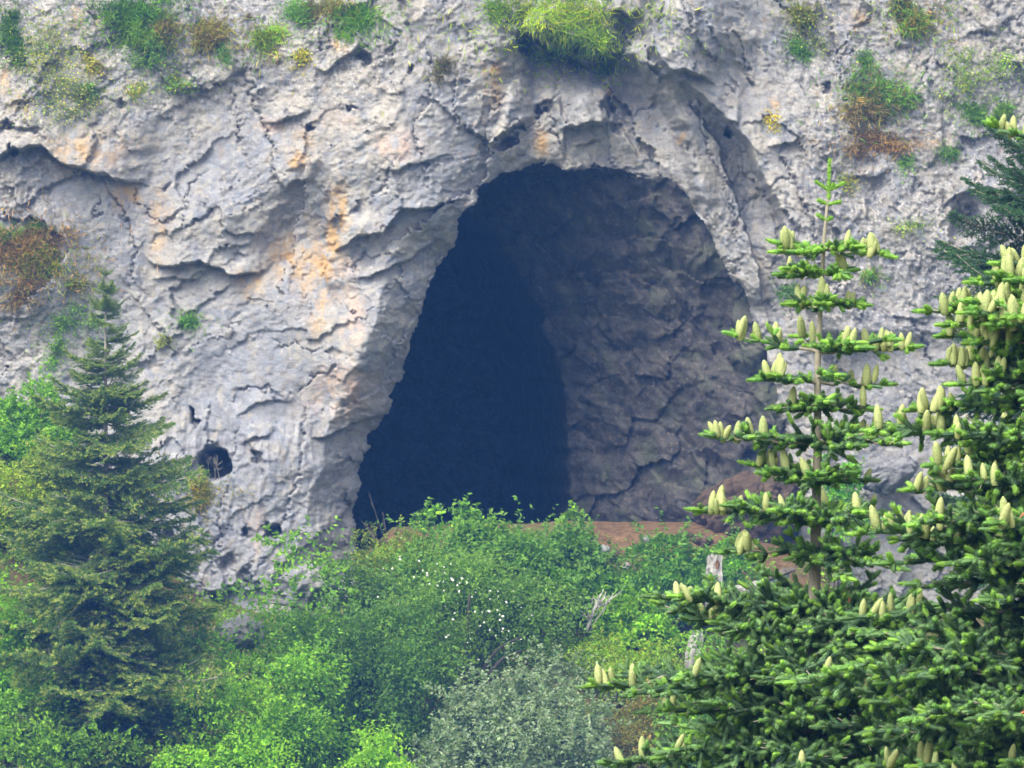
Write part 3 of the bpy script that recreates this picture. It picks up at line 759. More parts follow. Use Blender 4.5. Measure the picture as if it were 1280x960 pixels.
shrub('low_shrub', 'olive brown shrubby patch between silvery shrub and the middle fir', 'shrub', 795, 860, 990, 100, 129.0, 0.07, 4200, (0.10, 0.13, 0.07), (0.13, 0.11, 0.08), 0.3, 28, 14, SH)
shrub('leafy_shrub', 'green bush seen through the lower branches of the middle fir', 'shrub', 900, 800, 1010, 160, 129.0, 0.085, 9000, MIDG, BRIGHT, 0.3, 29, 20, SH)
shrub('leafy_shrub', 'shaded green bush on the right behind both cone-bearing firs', 'shrub', 1060, 770, 1010, 200, 130.0, 0.085, 9500, MIDG, TEAL, 0.3, 30, 20, SH)
shrub('leafy_shrub', 'green bush at the right edge behind the big fir', 'shrub', 1230, 800, 1010, 170, 130.5, 0.085, 7000, MIDG, TEAL, 0.3, 130, 18, SH)
shrub('lime_shrub', 'bright yellow-green shrub at the bottom right of the dark fir', 'shrub', 268, 856, 1060, 175, 124.8, 0.085, 13000, (0.105, 0.245, 0.035), BRIGHT, 0.35, 31, 24, SH, sprig=0.4)
shrub('lime_shrub', 'small bright green spray of leaves poking up at the bottom edge', 'shrub', 465, 918, 1060, 130, 124.2, 0.09, 4200, (0.105, 0.25, 0.035), BRIGHT, 0.3, 32, 12, SH, sprig=0.8, open_=0.3)
shrub('leafy_shrub', 'mid green leafy bush between the lime shrub and the blue-green ones', 'shrub', 345, 815, 1020, 190, 127.0, 0.095, 13000, (0.07, 0.18, 0.045), BRIGHT, 0.25, 33, 24, SH, sprig=0.35)
t, rg, W_, H_, tips_ = shrub('young_tree', 'open young broadleaf tree in front of the pale pillar foot', 'tree', 350, 672, 860, 185, 130.6, 0.125, 2500, (0.07, 0.175, 0.055), BRIGHT, 0.3, 34, 20, None, open_=0.55, sprig=0.8)
shrub('leafy_shrub', 'bright green bush at the left edge above the dark fir boughs', 'shrub', 35, 482, 600, 105, 135.2, 0.10, 6000, (0.07, 0.18, 0.04), BRIGHT, 0.3, 35, 16, SH)
shrub('leafy_shrub', 'grey-green bush left of the dark fir trunk', 'shrub', 85, 560, 700, 130, 133.6, 0.09, 6500, (0.085, 0.155, 0.06), OLIVE, 0.3, 36, 16, SH)
shrub('leafy_shrub', 'yellow-green bush half way up the left edge', 'shrub', 0, 590, 740, 120, 133.0, 0.09, 6500, (0.12, 0.22, 0.035), OLIVE, 0.3, 37, 16, SH)
shrub('lime_shrub', 'bright green shrub low at the left edge under the dark fir', 'shrub', 5, 735, 960, 130, 126.0, 0.09, 8500, (0.09, 0.225, 0.035), BRIGHT, 0.3, 38, 18, SH, sprig=0.4)
shrub('leafy_shrub', 'dark green bush in the bottom left corner', 'shrub', 60, 860, 1060, 200, 124.5, 0.09, 9000, MIDG, BRIGHT, 0.25, 39, 20, SH)
shrub('ivy_bush', 'bright ivy growing up the rock foot behind the middle fir trunk', 'shrub', 1045, 578, 660, 70, 136.1, 0.10, 2600, (0.075, 0.23, 0.035), BRIGHT, 0.35, 40, 10, SH, depth=0.4)
shrub('leafy_shrub', 'low bush under the small holes at the foot of the pillar', 'shrub', 395, 765, 840, 110, 132.6, 0.09, 4200, TEAL, BRIGHT, 0.2, 41, 12, SH)

shrub('low_shrub', 'low green growth between the dark fir and the young tree', 'shrub', 235, 770, 900, 120, 129.5, 0.09, 4500, MIDG, BRIGHT, 0.3, 42, 12, SH)
def ground_cover():
    rg = np.random.default_rng(77); n = 75000
    x = rg.uniform(-18, 18, n); y = 119 + 17.6 * rg.random(n) ** 0.8
    keep = fbm(x, y, 1.6, 3, 301) + 0.25 * rg.random(n) > 0.02
    # bare earth: the bank under the right wall, the slope by the pillar, the cave floor
    uu = x / S0 + 640
    keep &= ~((y > 135.0) & (uu > 715) & (uu < 1000) & (rg.random(n) > 0.12)) & ~((y > 136.5) & (uu > 440) & (uu < 1000))
    x = x[keep]; y = y[keep]; n = len(x)
    P = np.stack([x, y, ground_z(x, y) + rg.uniform(0, 0.28, n) ** 1.0], 1)
    pick = fbm(x, y, 3.0, 2, 305)[:, None]
    base = np.where(pick > 0, np.array(BRIGHT)[None], np.array(MIDG)[None]) * GAIN * np.exp(rg.normal(0, 0.25, (n, 1)))
    Dd = unit(rg.normal(0, 1, (n, 3)) + np.array([0, -0.4, 0.5])); N = unit(rg.normal(0, 0.5, (n, 3)) + np.array([0, -0.3, 1]))
    L = rg.uniform(0.07, 0.15, n)
    V_, F_, C_ = leaf_arrays(P, N, Dd, L, L * 0.6, np.clip(base, 0, 1))
    o = link('ground_cover', np_mesh('ground_cover', V_, F_, False, C_), M_LEAF)
    tag(o, 'low leafy weeds covering the slope between the shrubs', None, None, 'stuff')
ground_cover()

# ------------------------------------------------------------------ plants rooted in the cliff
GRASS = (0.075, 0.18, 0.05); YGRASS = (0.115, 0.22, 0.055); BLUEG = (0.06, 0.14, 0.09); DRYC = (0.14, 0.145, 0.16); MOSS = (0.15, 0.18, 0.05)
def cliff_plant(name, label, cat, u, v, wu, hv, kind, cols, alt=None, seed=0, palt=0.3, dens=1.0):
    rg = np.random.default_rng(1000 + seed)
    s = S0; W = wu * s; Hh = hv * s
    y = surf_y(u, v); p = np.array([(u - 640) * S0, y, (480 - v) * S0])
    t = thing(name, label, cat, tuple(p), 'plants rooted in the cliff face')
    area = wu * hv
    n = int(area * (0.62 if kind == 'grass' else 0.6) * dens) + 60
    # roots follow the rock face, so that a wide cushion hugs it
    th = rg.random(n) * 2 * np.pi; rr = np.sqrt(rg.random(n)) * 0.5
    bu = np.cos(th) * rr * wu * 0.95; bv = np.sin(th) * rr * hv * 0.95
    knot = rg.integers(0, max(3, int(area / 260)), n)
    kx = rg.normal(0, 0.36, (knot.max() + 1, 2)) * np.array([wu, hv])
    bu = 0.45 * bu + 0.75 * kx[knot, 0] + rg.normal(0, 3.6, n); bv = 0.45 * bv + 0.75 * kx[knot, 1] + rg.normal(0, 3.2, n)
    far = rg.random(n) < 0.28; bu = np.where(far, rg.normal(0, 0.55 * wu, n), bu); bv = np.where(far, rg.normal(0.1 * hv, 0.5 * hv, n), bv)
    yy = np.array([surf_y(u + a, v + b) for a, b in zip(bu, bv)])
    P = np.stack([bu * s, yy - y, -bv * s], 1)
    if kind == 'grass':
        L = rg.uniform(0.18, 0.42, n) * min(1.0, 0.5 + Hh * 0.7)
        Dd = unit(np.stack([rg.normal(0, 0.5, n), rg.uniform(-1.1, -0.3, n), rg.normal(-0.15, 0.6, n)], 1))
        N = unit(np.cross(Dd, rg.normal(0, 1, (n, 3))))
        Wd = rg.uniform(0.016, 0.034, n)
    else:
        P = P + np.stack([rg.normal(0, 0.05, n), -np.abs(rg.normal(0, 0.16, n)) * min(1, W), rg.normal(0.02, 0.05, n)], 1)
        L = rg.uniform(0.045, 0.10, n); Wd = L * 0.6
        Dd = unit(np.stack([rg.normal(0, 0.7, n), rg.uniform(-1, 0.1, n), rg.normal(0.1, 0.6, n)], 1))
        N = unit(rg.normal(0, 0.5, (n, 3)) + np.array([0, -0.5, 0.8]))
    tint = np.exp(rg.normal(0, 0.22, knot.max() + 1))
    C = np.clip(jitter_cols(rg, cols, n, 0.22, alt, palt) * np.array((1.0, 1.0, 1.1)) * tint[knot][:, None], 0, 1)
    V_, F_, C_ = leaf_arrays(P, N, Dd, L, Wd, C)
    fo = link('foliage', np_mesh('foliage', V_, F_, False, C_), M_LEAF, t)
    fo['kind'] = 'stuff'
    return t
CP = [
 ('grass_tuft', 'green grass tuft hanging over the top edge in the upper left', 'grass tuft', 165, 8, 90, 34, 'grass', GRASS, BLUEG),
 ('grass_tuft', 'bright green grass cushion above the dark round bush, upper left', 'grass tuft', 165, 36, 62, 34, 'grass', YGRASS, GRASS),
 ('cliff_bush', 'dark blue-green round bush on the cliff, upper left', 'bush', 183, 66, 62, 34, 'leaf', (0.05, 0.12, 0.065), GRASS),
 ('dry_grass', 'reddish dry grass right of the bright grass cushion', 'dry grass', 202, 38, 26, 40, 'grass', DRYC, OLIVE),
 ('cliff_bush', 'small bright-leaved bush below the dark round one', 'bush', 216, 97, 30, 26, 'leaf', GRASS, MOSS),
 ('grass_tuft', 'grass tuft at the extreme upper left edge', 'grass tuft', 8, 36, 30, 44, 'grass', GRASS, BLUEG),
 ('thin_bush', 'thin grey-green scrambling bush high on the far left rock', 'bush', 55, 70, 90, 90, 'leaf', (0.16, 0.21, 0.12), BLUEG),
 ('thin_bush', 'sparse grey-green bush just above the left overhang', 'bush', 85, 125, 74, 54, 'leaf', (0.15, 0.20, 0.13), BLUEG),
 ('moss_patch', 'mossy strip on the rock right of the thin bushes', 'moss', 116, 82, 26, 40, 'leaf', MOSS, DRYC),
 ('cliff_plant', 'single small bright plant beside the left overhang', 'plant', 110, 112, 24, 18, 'leaf', GRASS, BLUEG),
 ('moss_patch', 'small moss pad under the small bright-leaved bush', 'moss', 162, 112, 24, 18, 'leaf', MOSS, GRASS),
 ('cliff_bush', 'small upright dark bush in a brown gully', 'bush', 277, 63, 16, 30, 'leaf', (0.055, 0.14, 0.06), GRASS),
 ('dry_grass', 'brown dry gully growth slanting across the upper left cliff', 'dry grass', 262, 38, 60, 30, 'grass', DRYC, MOSS),
 ('grass_tuft', 'yellowish grass tuft near the top, left of the centre bushes', 'grass tuft', 326, 48, 34, 32, 'grass', YGRASS, MOSS),
 ('cliff_bush', 'green bush on the top edge left of the arch', 'bush', 372, 14, 44, 46, 'leaf', (0.06, 0.16, 0.06), GRASS),
 ('grass_tuft', 'round green grass tuft on the top edge nearest the arch', 'grass tuft', 452, 18, 48, 38, 'grass', GRASS, YGRASS),
 ('dry_grass', 'rusty dry grass between the two top edge tufts', 'dry grass', 412, 12, 40, 30, 'grass', DRYC, OLIVE),
 ('moss_cushion', 'round yellow-green moss cushion below the top edge bush', 'moss', 371, 75, 20, 26, 'leaf', (0.22, 0.25, 0.06), MOSS),
 ('dry_cushion', 'round grey-brown dry cushion plant on bare rock', 'cushion plant', 549, 83, 26, 22, 'grass', (0.13, 0.145, 0.22), (0.1, 0.11, 0.17)),
 ('grass_tuft', 'small fresh tuft on the top edge just left of the hanging grass', 'grass tuft', 622, 6, 26, 18, 'grass', YGRASS, BRIGHT),
 ('hanging_grass', 'large bright grass curtain hanging over the top of the arch', 'grass', 700, 22, 150, 60, 'grass', (0.14, 0.25, 0.035), (0.22, 0.29, 0.045)),
 ('hanging_grass', 'drooping green grass tongue at the right end of the grass curtain', 'grass', 754, 62, 34, 44, 'grass', (0.17, 0.28, 0.04), YGRASS),
 ('hanging_grass', 'ragged lower fringe of bright grass under the middle of the curtain', 'grass', 716, 54, 84, 34, 'grass', (0.13, 0.24, 0.05), YGRASS),
 ('thin_bush', 'thin grey-green bush high on the right wall', 'bush', 1016, 38, 46, 40, 'leaf', (0.15, 0.21, 0.13), BLUEG),
 ('grass_tuft', 'small green tuft at the foot of the thin bush on the right wall', 'grass tuft', 1000, 58, 24, 18, 'grass', GRASS, BLUEG),
 ('grass_tuft', 'brownish tuft on the top edge of the right wall', 'grass tuft', 1004, 10, 32, 28, 'grass', OLIVE, DRYC),
 ('cliff_bush', 'small dark bush in the crack of the right wall', 'bush', 1076, 74, 20, 28, 'leaf', (0.065, 0.15, 0.07), GRASS),
 ('grass_tuft', 'large mixed grass patch in the middle of the right wall', 'grass tuft', 1094, 112, 64, 44, 'grass', GRASS, DRYC),
 ('dry_grass', 'tawny dry grass under the large mixed grass patch', 'dry grass', 1084, 140, 40, 34, 'grass', (0.18, 0.18, 0.2), DRYC),
 ('dry_grass', 'orange dry grass lying on a narrow shelf of the right wall', 'dry grass', 1095, 178, 66, 18, 'grass', (0.21, 0.175, 0.20), (0.16, 0.15, 0.15)),
 ('grass_tuft', 'bright tuft with orange blades high on the right wall', 'grass tuft', 1150, 16, 56, 38, 'grass', YGRASS, (0.18, 0.15, 0.12)),
 ('thin_bush', 'loose grey-green bush spread across the upper right rock', 'bush', 1206, 92, 56, 52, 'leaf', (0.13, 0.2, 0.1), GRASS),
 ('thin_bush', 'green bush at the right edge beside the loose grey-green one', 'bush', 1258, 78, 46, 44, 'leaf', (0.11, 0.19, 0.07), GRASS),
 ('grass_tuft', 'green tuft under the loose bush of the upper right', 'grass tuft', 1218, 142, 34, 22, 'grass', GRASS, YGRASS),
 ('grass_tuft', 'yellow-green tuft near the right edge above the top fir shoot', 'grass tuft', 1254, 134, 30, 26, 'grass', YGRASS, GRASS),
 ('grass_tuft', 'tiny green tuft on bare rock left of the far fir', 'grass tuft', 1187, 190, 18, 14, 'grass', GRASS, None),
 ('cliff_plant', 'yellow flowering small plant on the flank right of the groove', 'plant', 966, 152, 14, 18, 'leaf', (0.24, 0.28, 0.05), (0.32, 0.25, 0.06)),
 ('cliff_plant', 'slender small plant right of the leading fir shoot', 'plant', 1131, 204, 16, 24, 'leaf', GRASS, BLUEG),
 ('cliff_plant', 'small trailing plants right of the fir top', 'plant', 1132, 282, 44, 18, 'leaf', (0.13, 0.2, 0.08), BLUEG),
 ('moss_patch', 'dim green patch behind the fir leader', 'moss', 1058, 228, 20, 26, 'leaf', MOSS, BLUEG),
 ('cliff_bush', 'dark ivy patch on the cave rim left of the fir whorls', 'bush', 987, 362, 22, 26, 'leaf', (0.05, 0.14, 0.07), GRASS),
 ('grass_tuft', 'small tuft on the rock right of the fir whorls', 'grass tuft', 1090, 346, 20, 14, 'grass', GRASS, MOSS),
 ('dry_grass', 'big rusty dry grass slope at the left edge', 'dry grass', 28, 312, 84, 62, 'grass', (0.20, 0.165, 0.20), (0.12, 0.12, 0.08)),
 ('grass_tuft', 'olive green cushion on the rusty dry grass', 'grass tuft', 50, 324, 60, 34, 'grass', (0.16, 0.20, 0.06), GRASS),
 ('grass_tuft', 'green tuft at the upper left of the rusty grass', 'grass tuft', 10, 294, 26, 18, 'grass', GRASS, YGRASS),
 ('grass_tuft', 'small green tuft at the upper right of the rusty grass', 'grass tuft', 44, 282, 16, 12, 'grass', GRASS, None),
 ('dry_grass', 'narrow rusty grass tail below the olive cushion', 'dry grass', 38, 362, 26, 30, 'grass', (0.18, 0.16, 0.18), DRYC),
 ('grass_tuft', 'lone green tuft on smooth rock right of the dark fir top', 'grass tuft', 230, 401, 26, 17, 'grass', GRASS, None),
 ('grass_tuft', 'tiny olive tuft below the lone green tuft', 'grass tuft', 207, 423, 12, 9, 'grass', OLIVE, None),
 ('cliff_bush', 'blue-green leafy bush left of the dark fir top', 'bush', 88, 408, 56, 26, 'leaf', (0.075, 0.17, 0.085), GRASS),
 ('cliff_bush', 'light green bush under the blue-green one left of the fir top', 'bush', 72, 442, 28, 34, 'leaf', (0.09, 0.21, 0.06), GRASS),
 ('moss_patch', 'dull olive growth left of the fir top', 'moss', 98, 360, 24, 26, 'leaf', (0.13, 0.17, 0.06), MOSS),
 ('grass_tuft', 'pale olive grass on the lip under the round hole', 'grass tuft', 256, 604, 40, 20, 'grass', OLIVE, (0.22, 0.22, 0.1)),
 ('grass_tuft', 'faded grass strip hanging below the round hole', 'grass tuft', 250, 626, 18, 26, 'grass', (0.2, 0.21, 0.12), OLIVE),
]
for i, c in enumerate(CP):
    cliff_plant(*c, seed=i, dens=0.45 if c[0] == 'thin_bush' else (0.5 if 'trailing' in c[1] else 0.6 if 'curtain' in c[1] else 1.0))

# ------------------------------------------------------------------ dead wood
def rough_log(name, pts, rad, seed, sides=12, jag=True):
    """a broken trunk: knotty rings, furrowed sides, splintered end"""
    rg = np.random.default_rng(seed)
    pts = np.asarray(pts, float); n = 14
    tt = np.linspace(0, len(pts) - 1, n); k = np.arange(len(pts))
    Pp = np.stack([np.interp(tt, k, pts[:, i]) for i in range(3)], 1)
    rr = np.interp(tt, k, rad)
    V_, F_ = tubes([(Pp, rr)], sides)
    ring = V_[:-1].reshape(n, sides, 3); c = Pp[:, None, :]
    fur = 1 + 0.16 * np.sin(np.arange(sides) * 2.4 + 1)[None, :, None] + rg.normal(0, 0.07, (n, sides, 1))
    ring = c + (ring - c) * fur
    if jag:
        d = unit((Pp[-1] - Pp[-2])[None])[0]
        ring[-1] += d * rg.uniform(-0.1, 0.35, (sides, 1)) * rr[-1] * 4
    V_ = np.concatenate([ring.reshape(-1, 3), V_[-1:] - (unit((Pp[-1] - Pp[-2])[None])[0] * rr[-1] * 1.5 if jag else 0)])
    me = bpy.data.meshes.new(name)
    me.from_pydata(V_.tolist(), [], [tuple(f) if f[2] != f[3] else tuple(f[:3]) for f in F_.tolist()])
    return me
def rel(pts, o): return [np.asarray(p) - np.asarray(o) for p in pts]
_y = 132.6
b = at(894, 752, _y); t = thing('tree_stump', 'broken grey standing stump in front of the green bush', 'stump', tuple(b))
link('trunk', rough_log('trunk', rel([b + (0, 0, -0.6), at(893, 725, _y), at(894, 698, _y)], b), [0.25, 0.215, 0.19], 1), M_DEAD, t)
link('heartwood', rough_log('heartwood', rel([at(893, 716, _y) + (0.03, -0.12, 0), at(894, 704, _y) + (0.03, -0.14, 0.0)], b), [0.05, 0.09], 2, 8), bark_material('rotten_wood', (0.12, 0.06, 0.035), (0.25, 0.14, 0.08)), t)
_y = 132.9
b = at(905, 742, _y); t = thing('fallen_log', 'fallen weathered log leaning up to the right of the grey stump', 'log', tuple(b))
link('trunk', rough_log('trunk', rel([b, at(935, 737, _y), at(962, 730, _y + .4), at(982, 718, _y + .8)], b), [0.17, 0.16, 0.15, 0.12], 3), M_DEAD, t)
link('bark_strip', rough_log('bark_strip', rel([at(955, 726, _y + .1), at(978, 716, _y + .6), at(992, 712, _y + .9)], b), [0.05, 0.12, 0.06], 4, 8), M_TWIG, t)
_y = 131.6
b = at(868, 840, _y); t = thing('dead_snag', 'pale dead trunk half hidden behind the middle fir branches', 'stump', tuple(b))
link('trunk', rough_log('trunk', rel([b + (0, 0, -0.5), at(866, 820, _y), at(872, 796, _y)], b), [0.24, 0.2, 0.17], 5), M_DEAD, t)

def twig_bundle(name, label, cat, u, v, y, spec, seed, r=0.012, mat=None):
    """spec: list of (u0, v0, u1, v1, sag)"""
    rg = np.random.default_rng(seed)
    b = at(u, v, y); t = thing(name, label, cat, tuple(b))
    for (u0, v0, u1, v1, sag) in spec:
        p0 = at(u0, v0, y + rg.uniform(-.15, .15)); p1 = at(u1, v1, y - rg.uniform(0, .35))
        s = np.linspace(0, 1, 8)[:, None]
        c = p0 * (1 - s) + p1 * s + np.array([rg.normal(0, .05), -.1, sag * S0]) * np.sin(s * np.pi) + rg.normal(0, .012, (8, 3))
        paths = [(c - b, np.linspace(r, r * .4, 8))]
        for k in range(3):
            i = rg.integers(2, 7); d = (p1 - p0) * rg.uniform(.15, .35) + rg.normal(0, .1, 3)
            paths.append((np.stack([c[i], c[i] + d * .5 + rg.normal(0, .02, 3), c[i] + d]) - b, np.array([r * .6, r * .5, r * .3])))
        link('twig', tube_mesh('twig', paths, 5), mat or M_DRY, t)
    return t
twig_bundle('dead_twigs', 'bare dead twigs inside the left corner of the cave mouth', 'twigs', 480, 690, 135.6, [(485, 690, 465, 628, 0), (485, 690, 478, 640, 0), (490, 688, 500, 645, 3), (484, 688, 452, 652, 4), (492, 690, 512, 655, 0), (478, 690, 462, 660, 0)], 1, 0.016, M_TWIG)
twig_bundle('dead_roots', 'tangle of grey dead roots left of the lime ivy bush', 'roots', 742, 775, 131.9, [(735, 790, 755, 738, 5), (738, 788, 740, 748, -4), (733, 786, 760, 745, 8), (742, 782, 768, 742, 4), (736, 780, 732, 755, 0), (734, 785, 750, 757, 6), (745, 770, 762, 752, 2)], 2, 0.028, M_DEAD)
_ys = surf_y(905, 200) - .15
twig_bundle('dry_twigs', 'dry bare twigs hanging in the groove right of the arch', 'twigs', 905, 190, _ys, [(928, 178, 888, 190, 3), (928, 180, 900, 222, 10), (918, 186, 894, 214, 12), (930, 176, 938, 192, 0), (920, 184, 902, 240, 10), (926, 190, 922, 228, -4)], 3, 0.012)
_ys = surf_y(700, 60) - .5
twig_bundle('hanging_roots', 'thin pale roots hanging beneath the grass curtain over the arch', 'roots', 690, 60, _ys, [(694, 50, 704, 88, -4), (704, 86, 716, 68, 0), (704, 86, 698, 104, 0), (712, 50, 716, 72, 3), (650, 30, 642, 62, 0), (670, 45, 672, 66, 0), (682, 44, 678, 70, 3), (640, 12, 650, 42, 5)], 4, 0.011)
_ys = surf_y(268, 600) + .3
twig_bundle('dead_stalks', 'pale dead stalks standing inside the round hole', 'stalks', 266, 600, _ys, [(262, 600, 262, 570, 0), (268, 601, 267, 572, 0), (274, 600, 271, 568, 0)], 5, 0.014)

# ------------------------------------------------------------------ loose rocks
def boulder(name, label, u, v, wu, hv, y, dp, mat, seed, group=None, tilt=0.0):
    rg = np.random.default_rng(seed)
    import bmesh
    bm = bmesh.new(); bmesh.ops.create_icosphere(bm, subdivisions=6 if wu > 100 else 5 if wu > 40 else 3, radius=1.0)
    P = np.array([x.co[:] for x in bm.verts])
    pl = unit(rg.normal(0, 1, (34, 3))); off = rg.uniform(0.66, 0.96, 34)
    for n_, o_ in zip(pl, off):                     # knock flat faces onto it
        d = P @ n_ - o_
        P = P - np.clip(d, 0, None)[:, None] * n_ * 0.92
    s = K * y / 1280
    P = P * np.array([wu * s / 2, dp / 2, hv * s / 2]) * 1.15
    ph = rg.uniform(0, 50)
    dsp = 0.16 * fbm(P[:, 0] + P[:, 1] * .7 + ph, P[:, 2] + P[:, 1] * .5, 0.8, 5, seed, 0.6) + 0.24 * fbm(P[:, 0] + P[:, 1] * .7 + ph, P[:, 2] + P[:, 1] * .5, 0.42, 4, seed, 0.62, True)
    P = P + unit(P) * dsp[:, None]
    c, sn = math.cos(tilt), math.sin(tilt)
    P[:, [0, 2]] = np.stack([P[:, 0] * c - P[:, 2] * sn, P[:, 0] * sn + P[:, 2] * c], 1)
    for x, p in zip(bm.verts, P): x.co = p
    me = bpy.data.meshes.new(name); bm.to_mesh(me); bm.free()
    me.polygons.foreach_set('use_smooth', np.full(len(me.polygons), True, dtype=bool))
    o = link(name, me, mat); o.location = at(u, v, y)
    tag(o, label, 'boulder' if wu > 40 else 'stone', group)
    return o
M_BROWN = stone_material('brown_rock', (0.04, 0.027, 0.018), (0.125, 0.085, 0.052), 2.6)
M_PALE = M_ROCK
M_DARKR = stone_material('dark_slab', (0.09, 0.09, 0.095), (0.27, 0.265, 0.26), 3.0)
boulder('boulder', 'large brown boulder filling the right corner of the cave mouth', 938, 644, 135, 96, 138.0, 3.4, M_BROWN, 13, None, 0.25)
boulder('boulder', 'dark slanting slab sticking out of the pale rock right of the fir trunk', 1106, 595, 66, 34, 136.4, 1.6, M_DARKR, 5, None, 0.3)
boulder('boulder', 'pale rock behind the leaves at the foot of the pillar', 378, 735, 70, 44, 133.4, 1.2, M_PALE, 7)
boulder('boulder', 'small pale rock beneath the young tree by the pillar', 300, 792, 60, 26, 130.6, 0.9, M_PALE, 8)
for i, (u, v, wu, hv, lb) in enumerate([(786, 661, 9, 7, 'pale stone lying on the brown earth bank'), (840, 656, 7, 5, 'tiny stone on the earth bank nearest the brown boulder'), (738, 668, 12, 8, 'dull stone at the left end of the earth bank'), (812, 652, 8, 5, 'small flat stone at the back of the earth bank')]):
    yy = 135.5 - (v - 652) * 0.02
    o = boulder('stone', lb, u, v, wu, hv, yy, 0.25, M_PALE if i != 2 else M_BROWN, 20 + i, 'stones on the earth bank')
    o.location.z = float(ground_z(o.location.x, yy)) + 0.03

rg = np.random.default_rng(9)
for i in range(12):
    u = rg.uniform(690, 905); yy = rg.uniform(134.9, 136.6); sz = rg.uniform(3, 8)
    o = boulder('stone', 'small rubble stone scattered on the brown earth of the cave sill', u, 650, sz, sz * .7, yy, sz * .025, M_BROWN if i % 3 else M_PALE, 60 + i, 'rubble on the cave sill')
    o.location.z = float(ground_z(o.location.x, yy)) + 0.02
# ------------------------------------------------------------------ firs
OLD = (0.085, 0.16, 0.085); OLD2 = (0.125, 0.225, 0.105); NEW = (0.27, 0.48, 0.085); NEW2 = (0.18, 0.36, 0.085)

def needles(rg, P0, D, L, cols, per, nl, nw, spread=0.9, core=0.0):
    """P0, D, L per shoot; `per` needles on each, over a dense inner brush of radius `core`. Returns triangles"""
    n = len(P0); i = np.repeat(np.arange(n), per); m = len(i)
    Dn = unit(np.asarray(D, float)); D = Dn[i]; t = rg.random(m) ** 0.85
    ref = unit(rg.normal(0, 1, (m, 3))); S = unit(np.cross(D, ref))
    taper = np.where(t > 0.8, 1 - (t - 0.8) * 2.2, 1.0)[:, None]
    nd = unit(D * (rg.uniform(0.35, 0.8, (m, 1)) + 0.8 * (1 - taper)) + S * spread + np.array([0, 0, 0.22]))
    b = np.asarray(P0)[i] + D * (t * L[i])[:, None] + S * core * taper * 0.8
    wv = unit(np.cross(nd, S + 0.3 * rg.normal(0, 1, (m, 3))))
    ln = nl * rg.uniform(0.7, 1.15, m)[:, None]
    V_ = np.stack([b + wv * nw * .5, b - wv * nw * .5, b + nd * ln], 1).reshape(-1, 3)
    F_ = np.arange(m * 3).reshape(-1, 3)
    C_ = np.repeat(np.clip(cols[i] * np.exp(rg.normal(0, .16, (m, 1))), 0, 1), 3, axis=0)
    if core > 0:
        ns = 6; rings = [(0.0, 0.6), (0.25, 1.0), (0.72, 1.0), (0.95, 0.68)]
        A = unit(np.cross(Dn, np.where(np.abs(Dn[:, 2:3]) < 0.9, np.array([[0, 0, 1.0]]), np.array([[1.0, 0, 0]])))); B = np.cross(Dn, A)
        an = np.arange(ns) * 2 * np.pi / ns
        R_ = []
        for f, r in rings:
            jit = core * r * rg.uniform(0.75, 1.2, (n, ns, 1))
            R_.append(np.asarray(P0)[:, None] + Dn[:, None] * (f * L)[:, None, None] + jit * (np.cos(an)[None, :, None] * A[:, None] + np.sin(an)[None, :, None] * B[:, None]))
        tip = (np.asarray(P0) + Dn * (L * 1.06)[:, None])[:, None]
        cv = np.concatenate(R_ + [tip], 1); k = cv.shape[1]
        f = []
        for q in range(len(rings) - 1):
            for j in range(ns):
                a_, b_, c_, d_ = q * ns + j, q * ns + (j + 1) % ns, (q + 1) * ns + (j + 1) % ns, (q + 1) * ns + j
                f += [(a_, b_, c_), (a_, c_, d_)]
        for j in range(ns): f.append(((len(rings) - 1) * ns + j, (len(rings) - 1) * ns + (j + 1) % ns, k - 1))
        f = np.array(f)
        F2 = (f[None] + (np.arange(n) * k)[:, None, None]).reshape(-1, 3) + len(V_)
        V_ = np.concatenate([V_, cv.reshape(-1, 3)]); F_ = np.concatenate([F_, F2])
        C_ = np.concatenate([C_, np.repeat(np.clip(cols, 0, 1) * 0.9, k, axis=0)])
    return V_, F_, C_

